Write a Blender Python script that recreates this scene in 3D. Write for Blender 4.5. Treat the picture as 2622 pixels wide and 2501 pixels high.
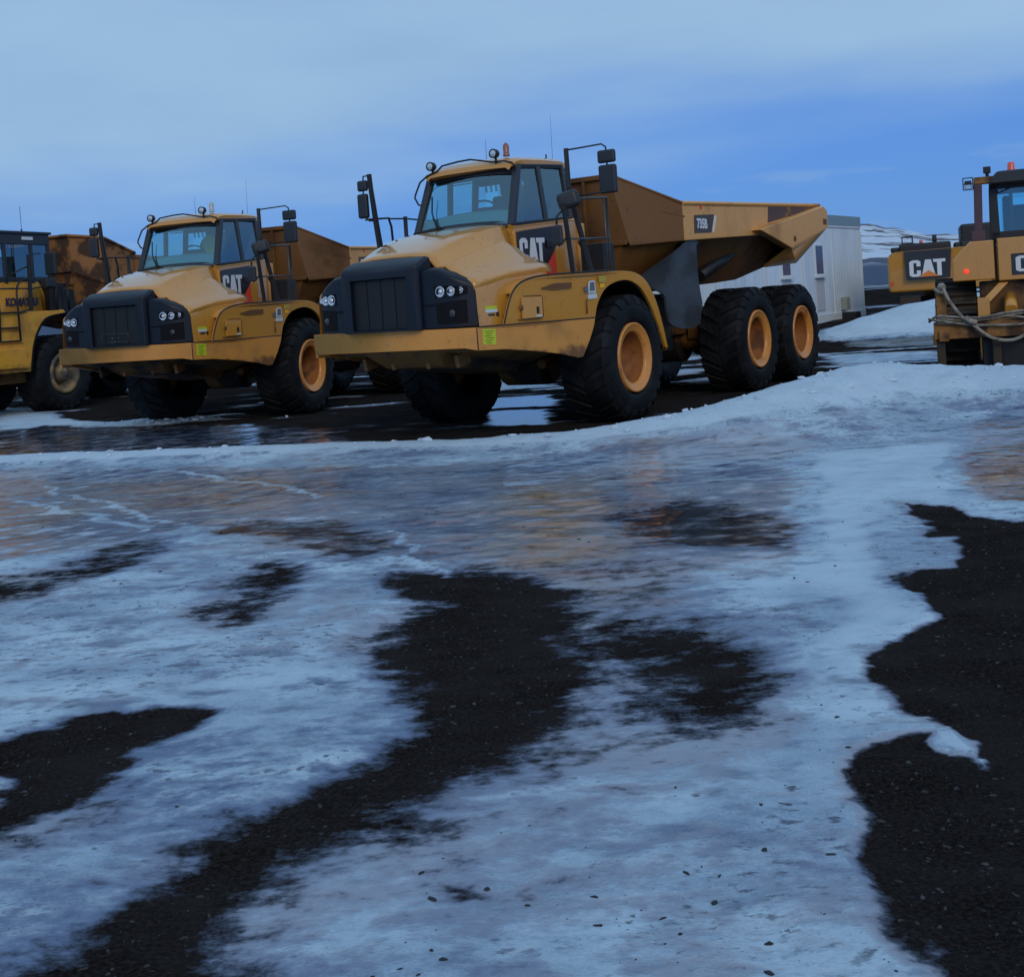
import bpy, bmesh, math, random
import numpy as np
from mathutils import Vector, Matrix, noise as mnoise
R = math.radians
random.seed(7)
rng = np.random.default_rng(11)
for o in list(bpy.data.objects):
    bpy.data.objects.remove(o)
SC = bpy.context.scene
COL = SC.collection

# ------------------------------------------------------------------ camera
CAM_F, CAM_PITCH, CAM_ROLL, CAM_H = 3190.7, 0.03452, -0.06864, 1.6313
cam_d = bpy.data.cameras.new('camera')
cam = bpy.data.objects.new('camera', cam_d); COL.objects.link(cam)
cam_d.sensor_fit = 'HORIZONTAL'; cam_d.sensor_width = 36
cam_d.lens = CAM_F / 2622 * 36
cam_d.shift_y = -(1250.5 - 900) / 2622
cam_d.clip_start = 0.1; cam_d.clip_end = 20000
cam.matrix_world = Matrix.Translation((0, 0, CAM_H)) @ Matrix.Rotation(R(90) - CAM_PITCH, 4, 'X') @ Matrix.Rotation(CAM_ROLL, 4, 'Z')
SC.camera = cam

# ------------------------------------------------------------------ world
SUN_AZ, SUN_EL = R(172), R(26)     # direction the light comes from: azimuth from +Y clockwise
world = bpy.data.worlds.new('World'); SC.world = world; world.use_nodes = True
nt = world.node_tree; nt.nodes.clear(); N = nt.nodes; L = nt.links
def node(t, **k):
    n = N.new(t)
    for a, b in k.items():
        setattr(n, a, b)
    return n
def mth(op, a, b=None, c=None, nodes=None, links=None, clamp=False):
    nodes = nodes or N; links = links or L
    n = nodes.new('ShaderNodeMath'); n.operation = op; n.use_clamp = clamp
    for i, v in enumerate((a, b, c)):
        if v is None: continue
        if isinstance(v, (int, float)): n.inputs[i].default_value = v
        else: links.new(v, n.inputs[i])
    return n.outputs[0]
out = node('ShaderNodeOutputWorld'); bg = node('ShaderNodeBackground')
sky = node('ShaderNodeTexSky', sky_type='NISHITA'); sky.sun_disc = False
sky.sun_elevation = SUN_EL; sky.sun_rotation = SUN_AZ; sky.altitude = 300; sky.ozone_density = 4.0; sky.air_density = 1.2; sky.dust_density = 0.4
tc = node('ShaderNodeTexCoord'); sep = node('ShaderNodeSeparateXYZ'); L.new(tc.outputs['Generated'], sep.inputs[0])
mp = node('ShaderNodeMapping'); mp.inputs['Scale'].default_value = (1.6, 1.6, 9); L.new(tc.outputs['Generated'], mp.inputs[0])
nz = node('ShaderNodeTexNoise'); nz.inputs['Scale'].default_value = 1.7; nz.inputs['Detail'].default_value = 5; nz.inputs['Roughness'].default_value = .45; L.new(mp.outputs[0], nz.inputs[0])
# stratus deck: its lower edge stands about seven degrees above the horizon
el = mth('ADD', sep.outputs[2], mth('MULTIPLY', mth('SUBTRACT', nz.outputs[0], .5), .16))
el = mth('ADD', el, mth('MULTIPLY', sep.outputs[0], -.07))
mr = node('ShaderNodeMapRange', interpolation_type='SMOOTHSTEP'); L.new(el, mr.inputs[0])
mr.inputs[1].default_value = .07; mr.inputs[2].default_value = .185
tint = node('ShaderNodeMix', data_type='RGBA', blend_type='MULTIPLY'); tint.inputs[0].default_value = 1
L.new(sky.outputs[0], tint.inputs[6]); tint.inputs[7].default_value = (.30, .50, 1.05, 1)
flat = node('ShaderNodeMix', data_type='RGBA'); flat.inputs[0].default_value = .6; L.new(tint.outputs[2], flat.inputs[6]); flat.inputs[7].default_value = (1.25, 3.25, 7.9, 1)
mp2 = node('ShaderNodeMapping'); mp2.inputs['Scale'].default_value = (2.2, 2.2, 7); mp2.inputs['Location'].default_value = (3.1, .4, .2); L.new(tc.outputs['Generated'], mp2.inputs[0])
nz2 = node('ShaderNodeTexNoise'); nz2.inputs['Scale'].default_value = 1.6; nz2.inputs['Detail'].default_value = 4; nz2.inputs['Roughness'].default_value = .5; L.new(mp2.outputs[0], nz2.inputs[0])
cr = node('ShaderNodeValToRGB'); L.new(nz2.outputs[0], cr.inputs[0])
cr.color_ramp.elements[0].position = .3; cr.color_ramp.elements[0].color = (3.0, 4.9, 7.5, 1)
cr.color_ramp.elements[1].position = .7; cr.color_ramp.elements[1].color = (3.65, 5.75, 8.2, 1)
mix = node('ShaderNodeMix', data_type='RGBA'); L.new(mr.outputs[0], mix.inputs[0]); L.new(flat.outputs[2], mix.inputs[6]); L.new(cr.outputs[0], mix.inputs[7])
# thin low clouds in the blue band
mp3 = node('ShaderNodeMapping'); mp3.inputs['Scale'].default_value = (3.2, 3.2, 22); mp3.inputs['Location'].default_value = (1.3, 2.2, .7); L.new(tc.outputs['Generated'], mp3.inputs[0])
nz3 = node('ShaderNodeTexNoise'); nz3.inputs['Scale'].default_value = 2.4; nz3.inputs['Detail'].default_value = 6; L.new(mp3.outputs[0], nz3.inputs[0])
m3 = node('ShaderNodeMapRange', interpolation_type='SMOOTHSTEP'); L.new(nz3.outputs[0], m3.inputs[0]); m3.inputs[1].default_value = .52; m3.inputs[2].default_value = .66
m4 = node('ShaderNodeMapRange', interpolation_type='SMOOTHSTEP'); L.new(sep.outputs[2], m4.inputs[0]); m4.inputs[1].default_value = .13; m4.inputs[2].default_value = .05
lowc = mth('MULTIPLY', mth('MULTIPLY', m3.outputs[0], m4.outputs[0]), .55)
mix2 = node('ShaderNodeMix', data_type='RGBA'); L.new(lowc, mix2.inputs[0]); L.new(mix.outputs[2], mix2.inputs[6]); mix2.inputs[7].default_value = (2.9, 4.7, 7.4, 1)
L.new(mix2.outputs[2], bg.inputs[0]); bg.inputs[1].default_value = .10
L.new(bg.outputs[0], out.inputs[0])

sd = bpy.data.lights.new('sun', 'SUN'); sd.energy = 0.8; sd.angle = R(22); sd.color = (1, .80, .56)
sun = bpy.data.objects.new('sun', sd); COL.objects.link(sun)
sdir = Vector((math.sin(SUN_AZ) * math.cos(SUN_EL), math.cos(SUN_AZ) * math.cos(SUN_EL), math.sin(SUN_EL)))
sun.rotation_euler = sdir.to_track_quat('Z', 'Y').to_euler()
SC.view_settings.view_transform = 'Standard'; SC.view_settings.look = 'None'
SC.view_settings.exposure = -0.13; SC.view_settings.gamma = 1
SC.render.engine = 'CYCLES'
try:
    SC.cycles.use_denoising = True; SC.cycles.max_bounces = 8; SC.cycles.transparent_max_bounces = 12
except Exception:
    pass

# ------------------------------------------------------------------ materials
def mat(name):
    m = bpy.data.materials.new(name); m.use_nodes = True
    t = m.node_tree; b = t.nodes['Principled BSDF']
    return m, t, b
def noise_fac(t, scale, detail=4, lo=.4, hi=.6, coord='Object', stretch=None, rough=.5):
    tcn = t.nodes.new('ShaderNodeTexCoord'); src = tcn.outputs[coord]
    oi = t.nodes.new('ShaderNodeObjectInfo'); sc_ = t.nodes.new('ShaderNodeMath'); sc_.operation = 'MULTIPLY'; sc_.inputs[1].default_value = 9; t.links.new(oi.outputs['Random'], sc_.inputs[0])
    va = t.nodes.new('ShaderNodeVectorMath'); t.links.new(src, va.inputs[0]); t.links.new(sc_.outputs[0], va.inputs[1]); src = va.outputs[0]
    if stretch:
        mpn = t.nodes.new('ShaderNodeMapping'); mpn.inputs['Scale'].default_value = stretch; t.links.new(src, mpn.inputs[0]); src = mpn.outputs[0]
    n = t.nodes.new('ShaderNodeTexNoise'); n.inputs['Scale'].default_value = scale; n.inputs['Detail'].default_value = detail; n.inputs['Roughness'].default_value = rough
    t.links.new(src, n.inputs[0])
    r = t.nodes.new('ShaderNodeMapRange'); r.interpolation_type = 'SMOOTHSTEP'; r.inputs[1].default_value = lo; r.inputs[2].default_value = hi
    t.links.new(n.outputs[0], r.inputs[0])
    return r.outputs[0]
def mixc(t, fac, a, b, blend='MIX'):
    n = t.nodes.new('ShaderNodeMix'); n.data_type = 'RGBA'; n.blend_type = blend
    for i, v in ((0, fac), (6, a), (7, b)):
        if isinstance(v, (int, float)): n.inputs[i].default_value = v
        elif isinstance(v, tuple): n.inputs[i].default_value = (*v, 1)
        else: t.links.new(v, n.inputs[i])
    return n.outputs[2]
def bump(t, b, h, strength=.3, dist=.02):
    n = t.nodes.new('ShaderNodeBump'); n.inputs['Strength'].default_value = strength; n.inputs['Distance'].default_value = dist
    t.links.new(h, n.inputs['Height']); t.links.new(n.outputs[0], b.inputs['Normal'])
def simple(name, col, rough=.5, metal=0, coat=0, spec=.5, emit=None, es=1):
    m, t, b = mat(name)
    b.inputs['Base Color'].default_value = (*col, 1); b.inputs['Roughness'].default_value = rough; b.inputs['Metallic'].default_value = metal
    b.inputs['Coat Weight'].default_value = coat; b.inputs['Coat Roughness'].default_value = .08; b.inputs['Specular IOR Level'].default_value = spec
    if emit: b.inputs['Emission Color'].default_value = (*emit, 1); b.inputs['Emission Strength'].default_value = es
    return m
def worn(name, col, dirt, amount=(.52, .75), scale=1.6, rough=.35, coat=.5, fine=None, low=None, streak=True, grain=True):
    """paint with dirt film: big noise patches, fine speckle, vertical run marks, and a grime line towards the object's bottom z"""
    m, t, b = mat(name)
    f = noise_fac(t, scale, 6, *amount)
    c = mixc(t, f, col, dirt)
    if streak:
        f2 = noise_fac(t, 3.0, 4, .56, .74, stretch=(6, 6, .6)); fm = mth('MULTIPLY', f2, .16, nodes=t.nodes, links=t.links)
        c = mixc(t, fm, c, tuple(x * .55 for x in dirt))
    f3 = noise_fac(t, 14, 5, .62, .72); fm = mth('MULTIPLY', f3, .5, nodes=t.nodes, links=t.links)
    c = mixc(t, fm, c, tuple(x * .6 for x in dirt))
    if low:   # grime splashed up to this height (object space)
        tcn = t.nodes.new('ShaderNodeTexCoord'); s = t.nodes.new('ShaderNodeSeparateXYZ'); t.links.new(tcn.outputs['Object'], s.inputs[0])
        n = t.nodes.new('ShaderNodeTexNoise'); n.inputs['Scale'].default_value = 5; n.inputs['Detail'].default_value = 6; t.links.new(tcn.outputs['Object'], n.inputs[0])
        zz = mth('ADD', s.outputs[2], mth('MULTIPLY', mth('SUBTRACT', n.outputs[0], .5, nodes=t.nodes, links=t.links), -.5, nodes=t.nodes, links=t.links), nodes=t.nodes, links=t.links)
        r = t.nodes.new('ShaderNodeMapRange'); r.interpolation_type = 'SMOOTHSTEP'; r.inputs[1].default_value = low[1]; r.inputs[2].default_value = low[0]; t.links.new(zz, r.inputs[0])
        c = mixc(t, mth('MULTIPLY', r.outputs[0], .8, nodes=t.nodes, links=t.links), c, (.07, .038, .022))
    t.links.new(c, b.inputs['Base Color'])
    rr = t.nodes.new('ShaderNodeMapRange'); rr.inputs[3].default_value = rough; rr.inputs[4].default_value = min(.95, rough + .35); t.links.new(f, rr.inputs[0])
    t.links.new(rr.outputs[0], b.inputs['Roughness'])
    b.inputs['Coat Weight'].default_value = coat; b.inputs['Coat Roughness'].default_value = .06
    if grain:
        tcn = t.nodes.new('ShaderNodeTexCoord'); n = t.nodes.new('ShaderNodeTexNoise'); n.inputs['Scale'].default_value = 3.0; n.inputs['Detail'].default_value = 3; t.links.new(tcn.outputs['Object'], n.inputs[0])
        bump(t, b, n.outputs[0], .25, .02)
    return m
YEL = (.63, .278, .036); YDIRT = (.42, .19, .045)
M = {}
M['yellow'] = worn('yellow_paint', YEL, YDIRT, (.66, .92), rough=.28, coat=1.0)
M['bumper'] = worn('yellow_bumper_paint', (.70, .295, .052), YDIRT, (.5, .8), rough=.42, coat=.25, low=(1.0, 1.12))
M['bodyyel'] = worn('dump_body_paint', (.78, .37, .09), (.42, .20, .07), (.48, .72), scale=.9, rough=.5, coat=.12)
M['chassis'] = worn('chassis_paint', (.20, .09, .022), (.03, .022, .018), (.42, .6), rough=.6, coat=0)
M['bodybrown'] = worn('shaded_soiled_body_paint', (.17, .068, .012), (.09, .038, .012), (.45, .65), scale=1.1, rough=.6, coat=0)  # darker copy of the body paint: soil plus the cab's shade painted in
M['rust'] = worn('rusty_body', (.30, .12, .028), (.07, .035, .02), (.46, .58), scale=2.6, rough=.65, coat=0)
M['kyel'] = worn('golden_yellow_paint', (.84, .38, .025), (.40, .18, .03), (.5, .75), rough=.4, coat=.3, low=(.9, 1.2))
M['patch'] = worn('scraped_steel', (.10, .05, .04), (.42, .20, .05), (.55, .68), scale=3, rough=.6, coat=0)
M['plastic'] = simple('blue_black_plastic', (.006, .009, .019), .40, spec=.33)
M['black'] = simple('black_metal', (.012, .012, .015), .5)
M['void'] = simple('dark_recess', (.006, .006, .008), .8, spec=.2)
M['pillar'] = simple('window_frame_black', (.022, .026, .036), .4)
M['mirror'] = simple('black_mirror_shell', (.018, .020, .026), .45)
M['steel'] = simple('chrome_rod', (.6, .6, .62), .2, 1)
M['galv'] = simple('galvanised_rail', (.10, .11, .12), .4, .6)
M['red'] = simple('red_decal', (.75, .055, .03), .5)
M['orange'] = simple('orange_decal', (.80, .22, .03), .5)
M['white'] = simple('white_lettering', (.72, .74, .78), .5)
M['decal'] = simple('black_decal', (.022, .020, .024), .35, coat=.3)
M['navy'] = simple('navy_lettering', (.02, .015, .06), .5)
M['hivis'] = simple('lime_sticker', (.55, .62, .02), .5)
M['hivis2'] = simple('olive_lettering', (.14, .17, .02), .6)
M['amber'] = simple('amber_sticker', (.95, .50, .02), .5)
M['paper'] = simple('white_paper', (.62, .66, .68), .7)
M['seat'] = simple('dark_seat_fabric', (.022, .024, .030), .85)
M['dash'] = simple('grey_dashboard', (.13, .20, .22), .7)
M['jacket'] = simple('hi_vis_cloth', (.65, .55, .05), .8)
M['beacon_o'] = simple('orange_beacon', (.30, .10, .065), .25, coat=.6)
M['beacon_w'] = simple('clear_beacon', (.45, .50, .52), .25, coat=.6)
M['beacon_r'] = simple('red_beacon', (.85, .10, .06), .25, coat=.6)
M['rope'] = worn('rope_fibre', (.33, .29, .24), (.18, .15, .12), (.45, .6), scale=8, rough=.9, coat=0)
M['smokelamp'] = simple('smoked_lamp', (.05, .05, .055), .2)
M['lamp'] = simple('lamp_reflector', (.62, .65, .70), .22, .55)
M['taillamp'] = simple('lit_tail_lamp', (.6, .02, .01), .3, emit=(1, .04, .02), es=1.6)
M['flap'] = worn('grey_rubber_mudguard', (.055, .068, .085), (.022, .025, .03), (.42, .62), scale=1.3, rough=.5, coat=.1)
# rubber
m, t, b = mat('tyre_rubber')
f = noise_fac(t, 3, 6, .4, .7); t.links.new(mixc(t, f, (.005, .0055, .007), (.015, .016, .020)), b.inputs['Base Color']); b.inputs['Roughness'].default_value = .7; b.inputs['Specular IOR Level'].default_value = .25
M['rubber'] = m
M['rim'] = worn('orange_wheel_paint', (.78, .31, .065), (.40, .15, .04), (.55, .75), scale=3, rough=.45, coat=.2)
M['hub'] = worn('dirty_hub_paint', (.36, .13, .03), (.16, .065, .03), (.5, .7), scale=3, rough=.6, coat=0)
M['rimold'] = worn('faded_wheel_paint', (.33, .22, .10), (.12, .10, .09), (.42, .6), scale=4, rough=.6, coat=0)
# glass
def glassmat(name, tintc, gl=.06):
    m = bpy.data.materials.new(name); m.use_nodes = True; t = m.node_tree; t.nodes.clear()
    o = t.nodes.new('ShaderNodeOutputMaterial'); tr = t.nodes.new('ShaderNodeBsdfTransparent'); tr.inputs[0].default_value = (*tintc, 1)
    g = t.nodes.new('ShaderNodeBsdfGlossy'); g.inputs[0].default_value = (.55, .72, .78, 1); g.inputs['Roughness'].default_value = .03
    fr = t.nodes.new('ShaderNodeFresnel'); fr.inputs[0].default_value = 1.5
    mx = t.nodes.new('ShaderNodeMixShader'); t.links.new(mth('MULTIPLY_ADD', fr.outputs[0], .55, gl, nodes=t.nodes, links=t.links), mx.inputs[0]); t.links.new(tr.outputs[0], mx.inputs[1]); t.links.new(g.outputs[0], mx.inputs[2]); t.links.new(mx.outputs[0], o.inputs[0])
    return m
M['glass'] = glassmat('windscreen_glass', (.52, .95, 1.0), -.01)
M['sideglass'] = glassmat('side_window_glass', (.55, .82, .88), .03)
# cabin
m, t, b = mat('white_cabin_cladding')
tcn = t.nodes.new('ShaderNodeTexCoord'); sp = t.nodes.new('ShaderNodeSeparateXYZ'); t.links.new(tcn.outputs['Object'], sp.inputs[0])
sn = mth('SINE', mth('MULTIPLY', sp.outputs[0], 42, nodes=t.nodes, links=t.links), nodes=t.nodes, links=t.links)
f = noise_fac(t, .8, 5, .4, .7, stretch=(3, 3, .5))
t.links.new(mixc(t, f, (.70, .78, .86), (.60, .67, .75)), b.inputs['Base Color']); b.inputs['Roughness'].default_value = .55; bump(t, b, sn, .35, .02)
M['cabin'] = m
M['cabroof'] = simple('grey_blue_fascia', (.20, .30, .36), .6)
M['curtain'] = simple('window_dark', (.08, .085, .16), .25)

# ------------------------------------------------------------------ mesh helpers
class MB:
    def __init__(s): s.v = []; s.f = []; s.sm = []
    def add(s, vs, fs, smooth=False):
        n = len(s.v); s.v += [tuple(map(float, p)) for p in vs]
        for q in fs: s.f.append([n + i for i in q]); s.sm.append(smooth)
        return s
    def box(s, c, d, rz=0, rx=0, ry=0):
        M_ = Matrix.Rotation(rz, 3, 'Z') @ Matrix.Rotation(ry, 3, 'Y') @ Matrix.Rotation(rx, 3, 'X'); c = Vector(c)
        vs = [c + M_ @ Vector((x * d[0] / 2, y * d[1] / 2, z * d[2] / 2)) for x in (-1, 1) for y in (-1, 1) for z in (-1, 1)]
        return s.add(vs, [(0, 1, 3, 2), (4, 6, 7, 5), (0, 4, 5, 1), (2, 3, 7, 6), (0, 2, 6, 4), (1, 5, 7, 3)])
    def hexa(s, bot, top):
        return s.add(list(bot) + list(top), [(3, 2, 1, 0), (4, 5, 6, 7), (0, 1, 5, 4), (1, 2, 6, 5), (2, 3, 7, 6), (3, 0, 4, 7)])
    def prism(s, pts_a, pts_b):
        """two matching outlines joined into a solid plate"""
        n = len(pts_a)
        return s.add(list(pts_a) + list(pts_b), [list(range(n))[::-1], list(range(n, 2 * n))] + [(i, (i + 1) % n, n + (i + 1) % n, n + i) for i in range(n)])
    def strip(s, a, b, th, axis=2):
        """sheet between two polylines, thickened along an axis"""
        n = len(a); d = [0, 0, 0]; d[axis] = -th; d = Vector(d)
        v = [Vector(p) for p in a] + [Vector(p) for p in b]; v += [p + d for p in v]
        f = []
        for i in range(n - 1):
            f += [(i, i + 1, n + i + 1, n + i), (2 * n + n + i, 2 * n + n + i + 1, 2 * n + i + 1, 2 * n + i), (i, 2 * n + i, 2 * n + i + 1, i + 1), (n + i, n + i + 1, 3 * n + i + 1, 3 * n + i)]
        f += [(0, n, 3 * n, 2 * n), (n - 1, 3 * n - 1, 4 * n - 1, 2 * n - 1)]
        return s.add(v, f)
    def tube(s, path, r, n=8, smooth=True, closed=False):
        path = [Vector(p) for p in path]; rings = []; up = None; k = len(path)
        for i, p in enumerate(path):
            if closed: d = (path[(i + 1) % k] - path[i - 1]).normalized()
            else: d = ((path[min(i + 1, k - 1)] - p).normalized() + (p - path[max(i - 1, 0)]).normalized())
            if d.length < 1e-6: d = Vector((0, 0, 1))
            d.normalize()
            if up is None: up = Vector((0, 0, 1)) if abs(d.z) < .9 else Vector((1, 0, 0))
            a = d.cross(up)
            if a.length < 1e-4: a = d.orthogonal()
            a.normalize(); bb = a.cross(d).normalized(); up = bb
            rr = r[i] if isinstance(r, (list, tuple)) else r
            rings.append([p + (a * math.cos(2 * math.pi * j / n) + bb * math.sin(2 * math.pi * j / n)) * rr for j in range(n)])
        v = [q for g in rings for q in g]; f = []
        for i in range(k if closed else k - 1):
            for j in range(n):
                i2 = (i + 1) % k
                f.append((i * n + j, i * n + (j + 1) % n, i2 * n + (j + 1) % n, i2 * n + j))
        s.add(v, f, smooth)
        if not closed:
            s.f.append([len(s.v) - n + j for j in range(n)]); s.sm.append(False)
            s.f.append([len(s.v) - len(v) + j for j in range(n)][::-1]); s.sm.append(False)
        return s
    def lathe(s, prof, axis='y', c=(0, 0, 0), n=48, smooth=True):
        """profile of (along axis, radius)"""
        v = []; c = Vector(c)
        for (a, r) in prof:
            for j in range(n):
                t_ = 2 * math.pi * j / n; x, z = r * math.cos(t_), r * math.sin(t_)
                v.append(c + (Vector((x, a, z)) if axis == 'y' else Vector((a, x, z)) if axis == 'x' else Vector((x, z, a))))
        f = [(i * n + j, i * n + (j + 1) % n, (i + 1) * n + (j + 1) % n, (i + 1) * n + j) for i in range(len(prof) - 1) for j in range(n)]
        return s.add(v, f, smooth)
    def loft(s, secs, smooth=False, close=False):
        n = len(secs[0]); v = [p for q in secs for p in q]
        rg = range(n if close else n - 1)
        return s.add(v, [(i * n + j, i * n + (j + 1) % n, (i + 1) * n + (j + 1) % n, (i + 1) * n + j) for i in range(len(secs) - 1) for j in rg], smooth)
    def mirrored(s):
        m_ = MB(); m_.v = [(x, -y, z) for x, y, z in s.v]; m_.f = [q[::-1] for q in s.f]; m_.sm = list(s.sm); return m_
    def both(s):
        m_ = s.mirrored(); n = len(s.v); s.v += m_.v; s.f += [[n + i for i in q] for q in m_.f]; s.sm += m_.sm; return s
    def build(s, name, mt, parent=None, bevel=0, seg=2, auto=None, recalc=True, loc=None):
        me = bpy.data.meshes.new(name); me.from_pydata(s.v, [], s.f)
        me.polygons.foreach_set('use_smooth', s.sm)
        if recalc:
            bm = bmesh.new(); bm.from_mesh(me); bmesh.ops.remove_doubles(bm, verts=bm.verts, dist=1e-5)
            bmesh.ops.recalc_face_normals(bm, faces=bm.faces); bm.to_mesh(me); bm.free()
        o = bpy.data.objects.new(name, me); COL.objects.link(o)
        me.materials.append(mt if not isinstance(mt, str) else M[mt])
        if auto is not None:
            me.shade_smooth() if hasattr(me, 'shade_smooth') else None
            try: me.set_sharp_from_angle(angle=R(auto))
            except Exception: pass
        if bevel:
            md = o.modifiers.new('bevel', 'BEVEL'); md.width = bevel; md.segments = seg; md.limit_method = 'ANGLE'; md.angle_limit = R(28); md.harden_normals = False
            me.shade_smooth()
            wn = o.modifiers.new('wn', 'WEIGHTED_NORMAL'); wn.keep_sharp = True
        if parent: o.parent = parent
        if loc: o.location = loc
        return o
def each(mb, name, mt, parent, **k):
    """one object for every separate piece collected in the builder"""
    par = list(range(len(mb.v)))
    def find(i):
        while par[i] != i: par[i] = par[par[i]]; i = par[i]
        return i
    for q in mb.f:
        for i in q[1:]: par[find(i)] = find(q[0])
    g = {}
    for q, s_ in zip(mb.f, mb.sm): g.setdefault(find(q[0]), []).append((q, s_))
    r_ = []
    for fs in g.values():
        ids = sorted({i for q, _ in fs for i in q}); mp_ = {a: b_ for b_, a in enumerate(ids)}
        n = MB(); n.v = [mb.v[i] for i in ids]; n.f = [[mp_[i] for i in q] for q, _ in fs]; n.sm = [s_ for _, s_ in fs]; r_.append(n.build(name, mt, parent, **k))
    return r_
def thing(name, label, cat, loc=(0, 0, 0), rz=0, group=None):
    o = bpy.data.objects.new(name, None); COL.objects.link(o); o.location = loc; o.rotation_euler = (0, 0, rz); o.empty_display_size = .3
    o['label'] = label; o['category'] = cat
    if group: o['group'] = group
    return o
def tag(o, label=None, cat=None, group=None, kind=None):
    if label: o['label'] = label
    if cat: o['category'] = cat
    if group: o['group'] = group
    if kind: o['kind'] = kind
    return o
def kids(o): return [c for c in bpy.data.objects if c.parent == o]
def copy_tree(o, parent=None):
    c = o.copy(); COL.objects.link(c); c.parent = parent
    for ch in kids(o): copy_tree(ch, c)
    return c
def text(name, s, size, loc, rot, mt, parent, off=.0, ext=.002, sx=1, shear=0):
    cu = bpy.data.curves.new(name, 'FONT'); cu.body = s; cu.size = size; cu.extrude = ext; cu.offset = off; cu.align_x = 'CENTER'; cu.align_y = 'CENTER'; cu.shear = shear
    cu.resolution_u = 3; o = bpy.data.objects.new(name, cu); COL.objects.link(o); cu.materials.append(M[mt]); o.scale = (1, 1, 1)
    me_ = bpy.data.meshes.new_from_object(o.evaluated_get(bpy.context.evaluated_depsgraph_get())); me_.transform(Matrix.Diagonal((sx, 1, 1, 1)))
    bpy.data.objects.remove(o); o = bpy.data.objects.new(name, me_); COL.objects.link(o)
    if not me_.materials: me_.materials.append(M[mt])
    o.parent = parent; o.location = loc; o.rotation_euler = rot
    return o
SIDE_L = (R(90), 0, R(180))     # text on a +y facing side, reading towards -x ... front of the vehicle at the left
# bold block letters, unit box 0..1 wide x 0..1 high per word
GL_C = [[(0, .1), (.08, 0), (.24, 0), (.31, .1), (.31, .38), (.2, .38), (.2, .17), (.115, .17), (.115, .83), (.2, .83), (.2, .62), (.31, .62), (.31, .9), (.24, 1), (.08, 1), (0, .9)]]
GL_A = [[(.33, 0), (.45, 0), (.47, .2), (.57, .2), (.59, 0), (.71, 0), (.60, 1), (.44, 1)]]
GL_T = [[(.76, 0), (.88, 0), (.88, .82), (.99, .82), (.99, 1), (.65, 1), (.67, .82), (.76, .82)]]
def block_word(name, P, mt, parent, th, polys):
    """P maps (u,v) -> point; th offset vector"""
    mb = MB()
    for pl in polys:
        a = [Vector(P(u, v)) for u, v in pl]; mb.prism(a, [q + th for q in a])
    return mb.build(name, mt, parent)

# ------------------------------------------------------------------ ground
def vnoise(x, y, seed=0):
    r_ = np.random.default_rng(seed); G = r_.random((256, 256))
    xi = np.floor(x).astype(int); yi = np.floor(y).astype(int); fx = x - xi; fy = y - yi
    fx = fx * fx * (3 - 2 * fx); fy = fy * fy * (3 - 2 * fy)
    g = lambda a, b_: G[a % 256, b_ % 256]
    return (g(xi, yi) * (1 - fx) + g(xi + 1, yi) * fx) * (1 - fy) + (g(xi, yi + 1) * (1 - fx) + g(xi + 1, yi + 1) * fx) * fy
def fbm(x, y, sc, oc=4, seed=0, rough=.5):
    t_ = 0; a = 1; n = 0
    for i in range(oc):
        t_ = t_ + a * vnoise(x * sc + 17.3 * i, y * sc + 5.1 * i, seed + i); n += a; a *= rough; sc *= 2.03
    return t_ / n
def sdf(px, py, poly):
    """signed distance to polygon, positive inside"""
    P = np.array(poly, float); d = np.full(px.shape, 1e9); ins = np.zeros(px.shape, bool)
    for i in range(len(P)):
        a = P[i]; b_ = P[(i + 1) % len(P)]; e = b_ - a; w0 = px - a[0]; w1 = py - a[1]
        t_ = np.clip((w0 * e[0] + w1 * e[1]) / max(e @ e, 1e-9), 0, 1)
        d = np.minimum(d, np.hypot(w0 - e[0] * t_, w1 - e[1] * t_))
        c1 = (a[1] > py) != (b_[1] > py)
        with np.errstate(divide='ignore', invalid='ignore'):
            xx = a[0] + (py - a[1]) * e[0] / (e[1] if abs(e[1]) > 1e-12 else 1e-12)
        ins ^= c1 & (px < xx)
    return np.where(ins, d, -d)
def sm(a, b_, x):
    t_ = np.clip((x - a) / (b_ - a), 0, 1); return t_ * t_ * (3 - 2 * t_)
RIDGE = [(-30, 18, .12), (-20, 17.6, .12), (-7.75, 16.7, 0.12), (-5.43, 16.2, 0.12), (-4.12, 15.85, 0.11), (-2.05, 15.3, 0.10), (-0.35, 14.6, 0.12), (0.79, 14.3, 0.18), (1.93, 14.4, 0.284), (2.95, 14.9, 0.44), (3.76, 15.3, 0.58), (4.55, 15.5, 0.61), (5.45, 15.3, 0.56), (6.15, 15.0, 0.50), (9, 14.4, .5), (20, 13.6, .5), (40, 13, .5)]
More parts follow.
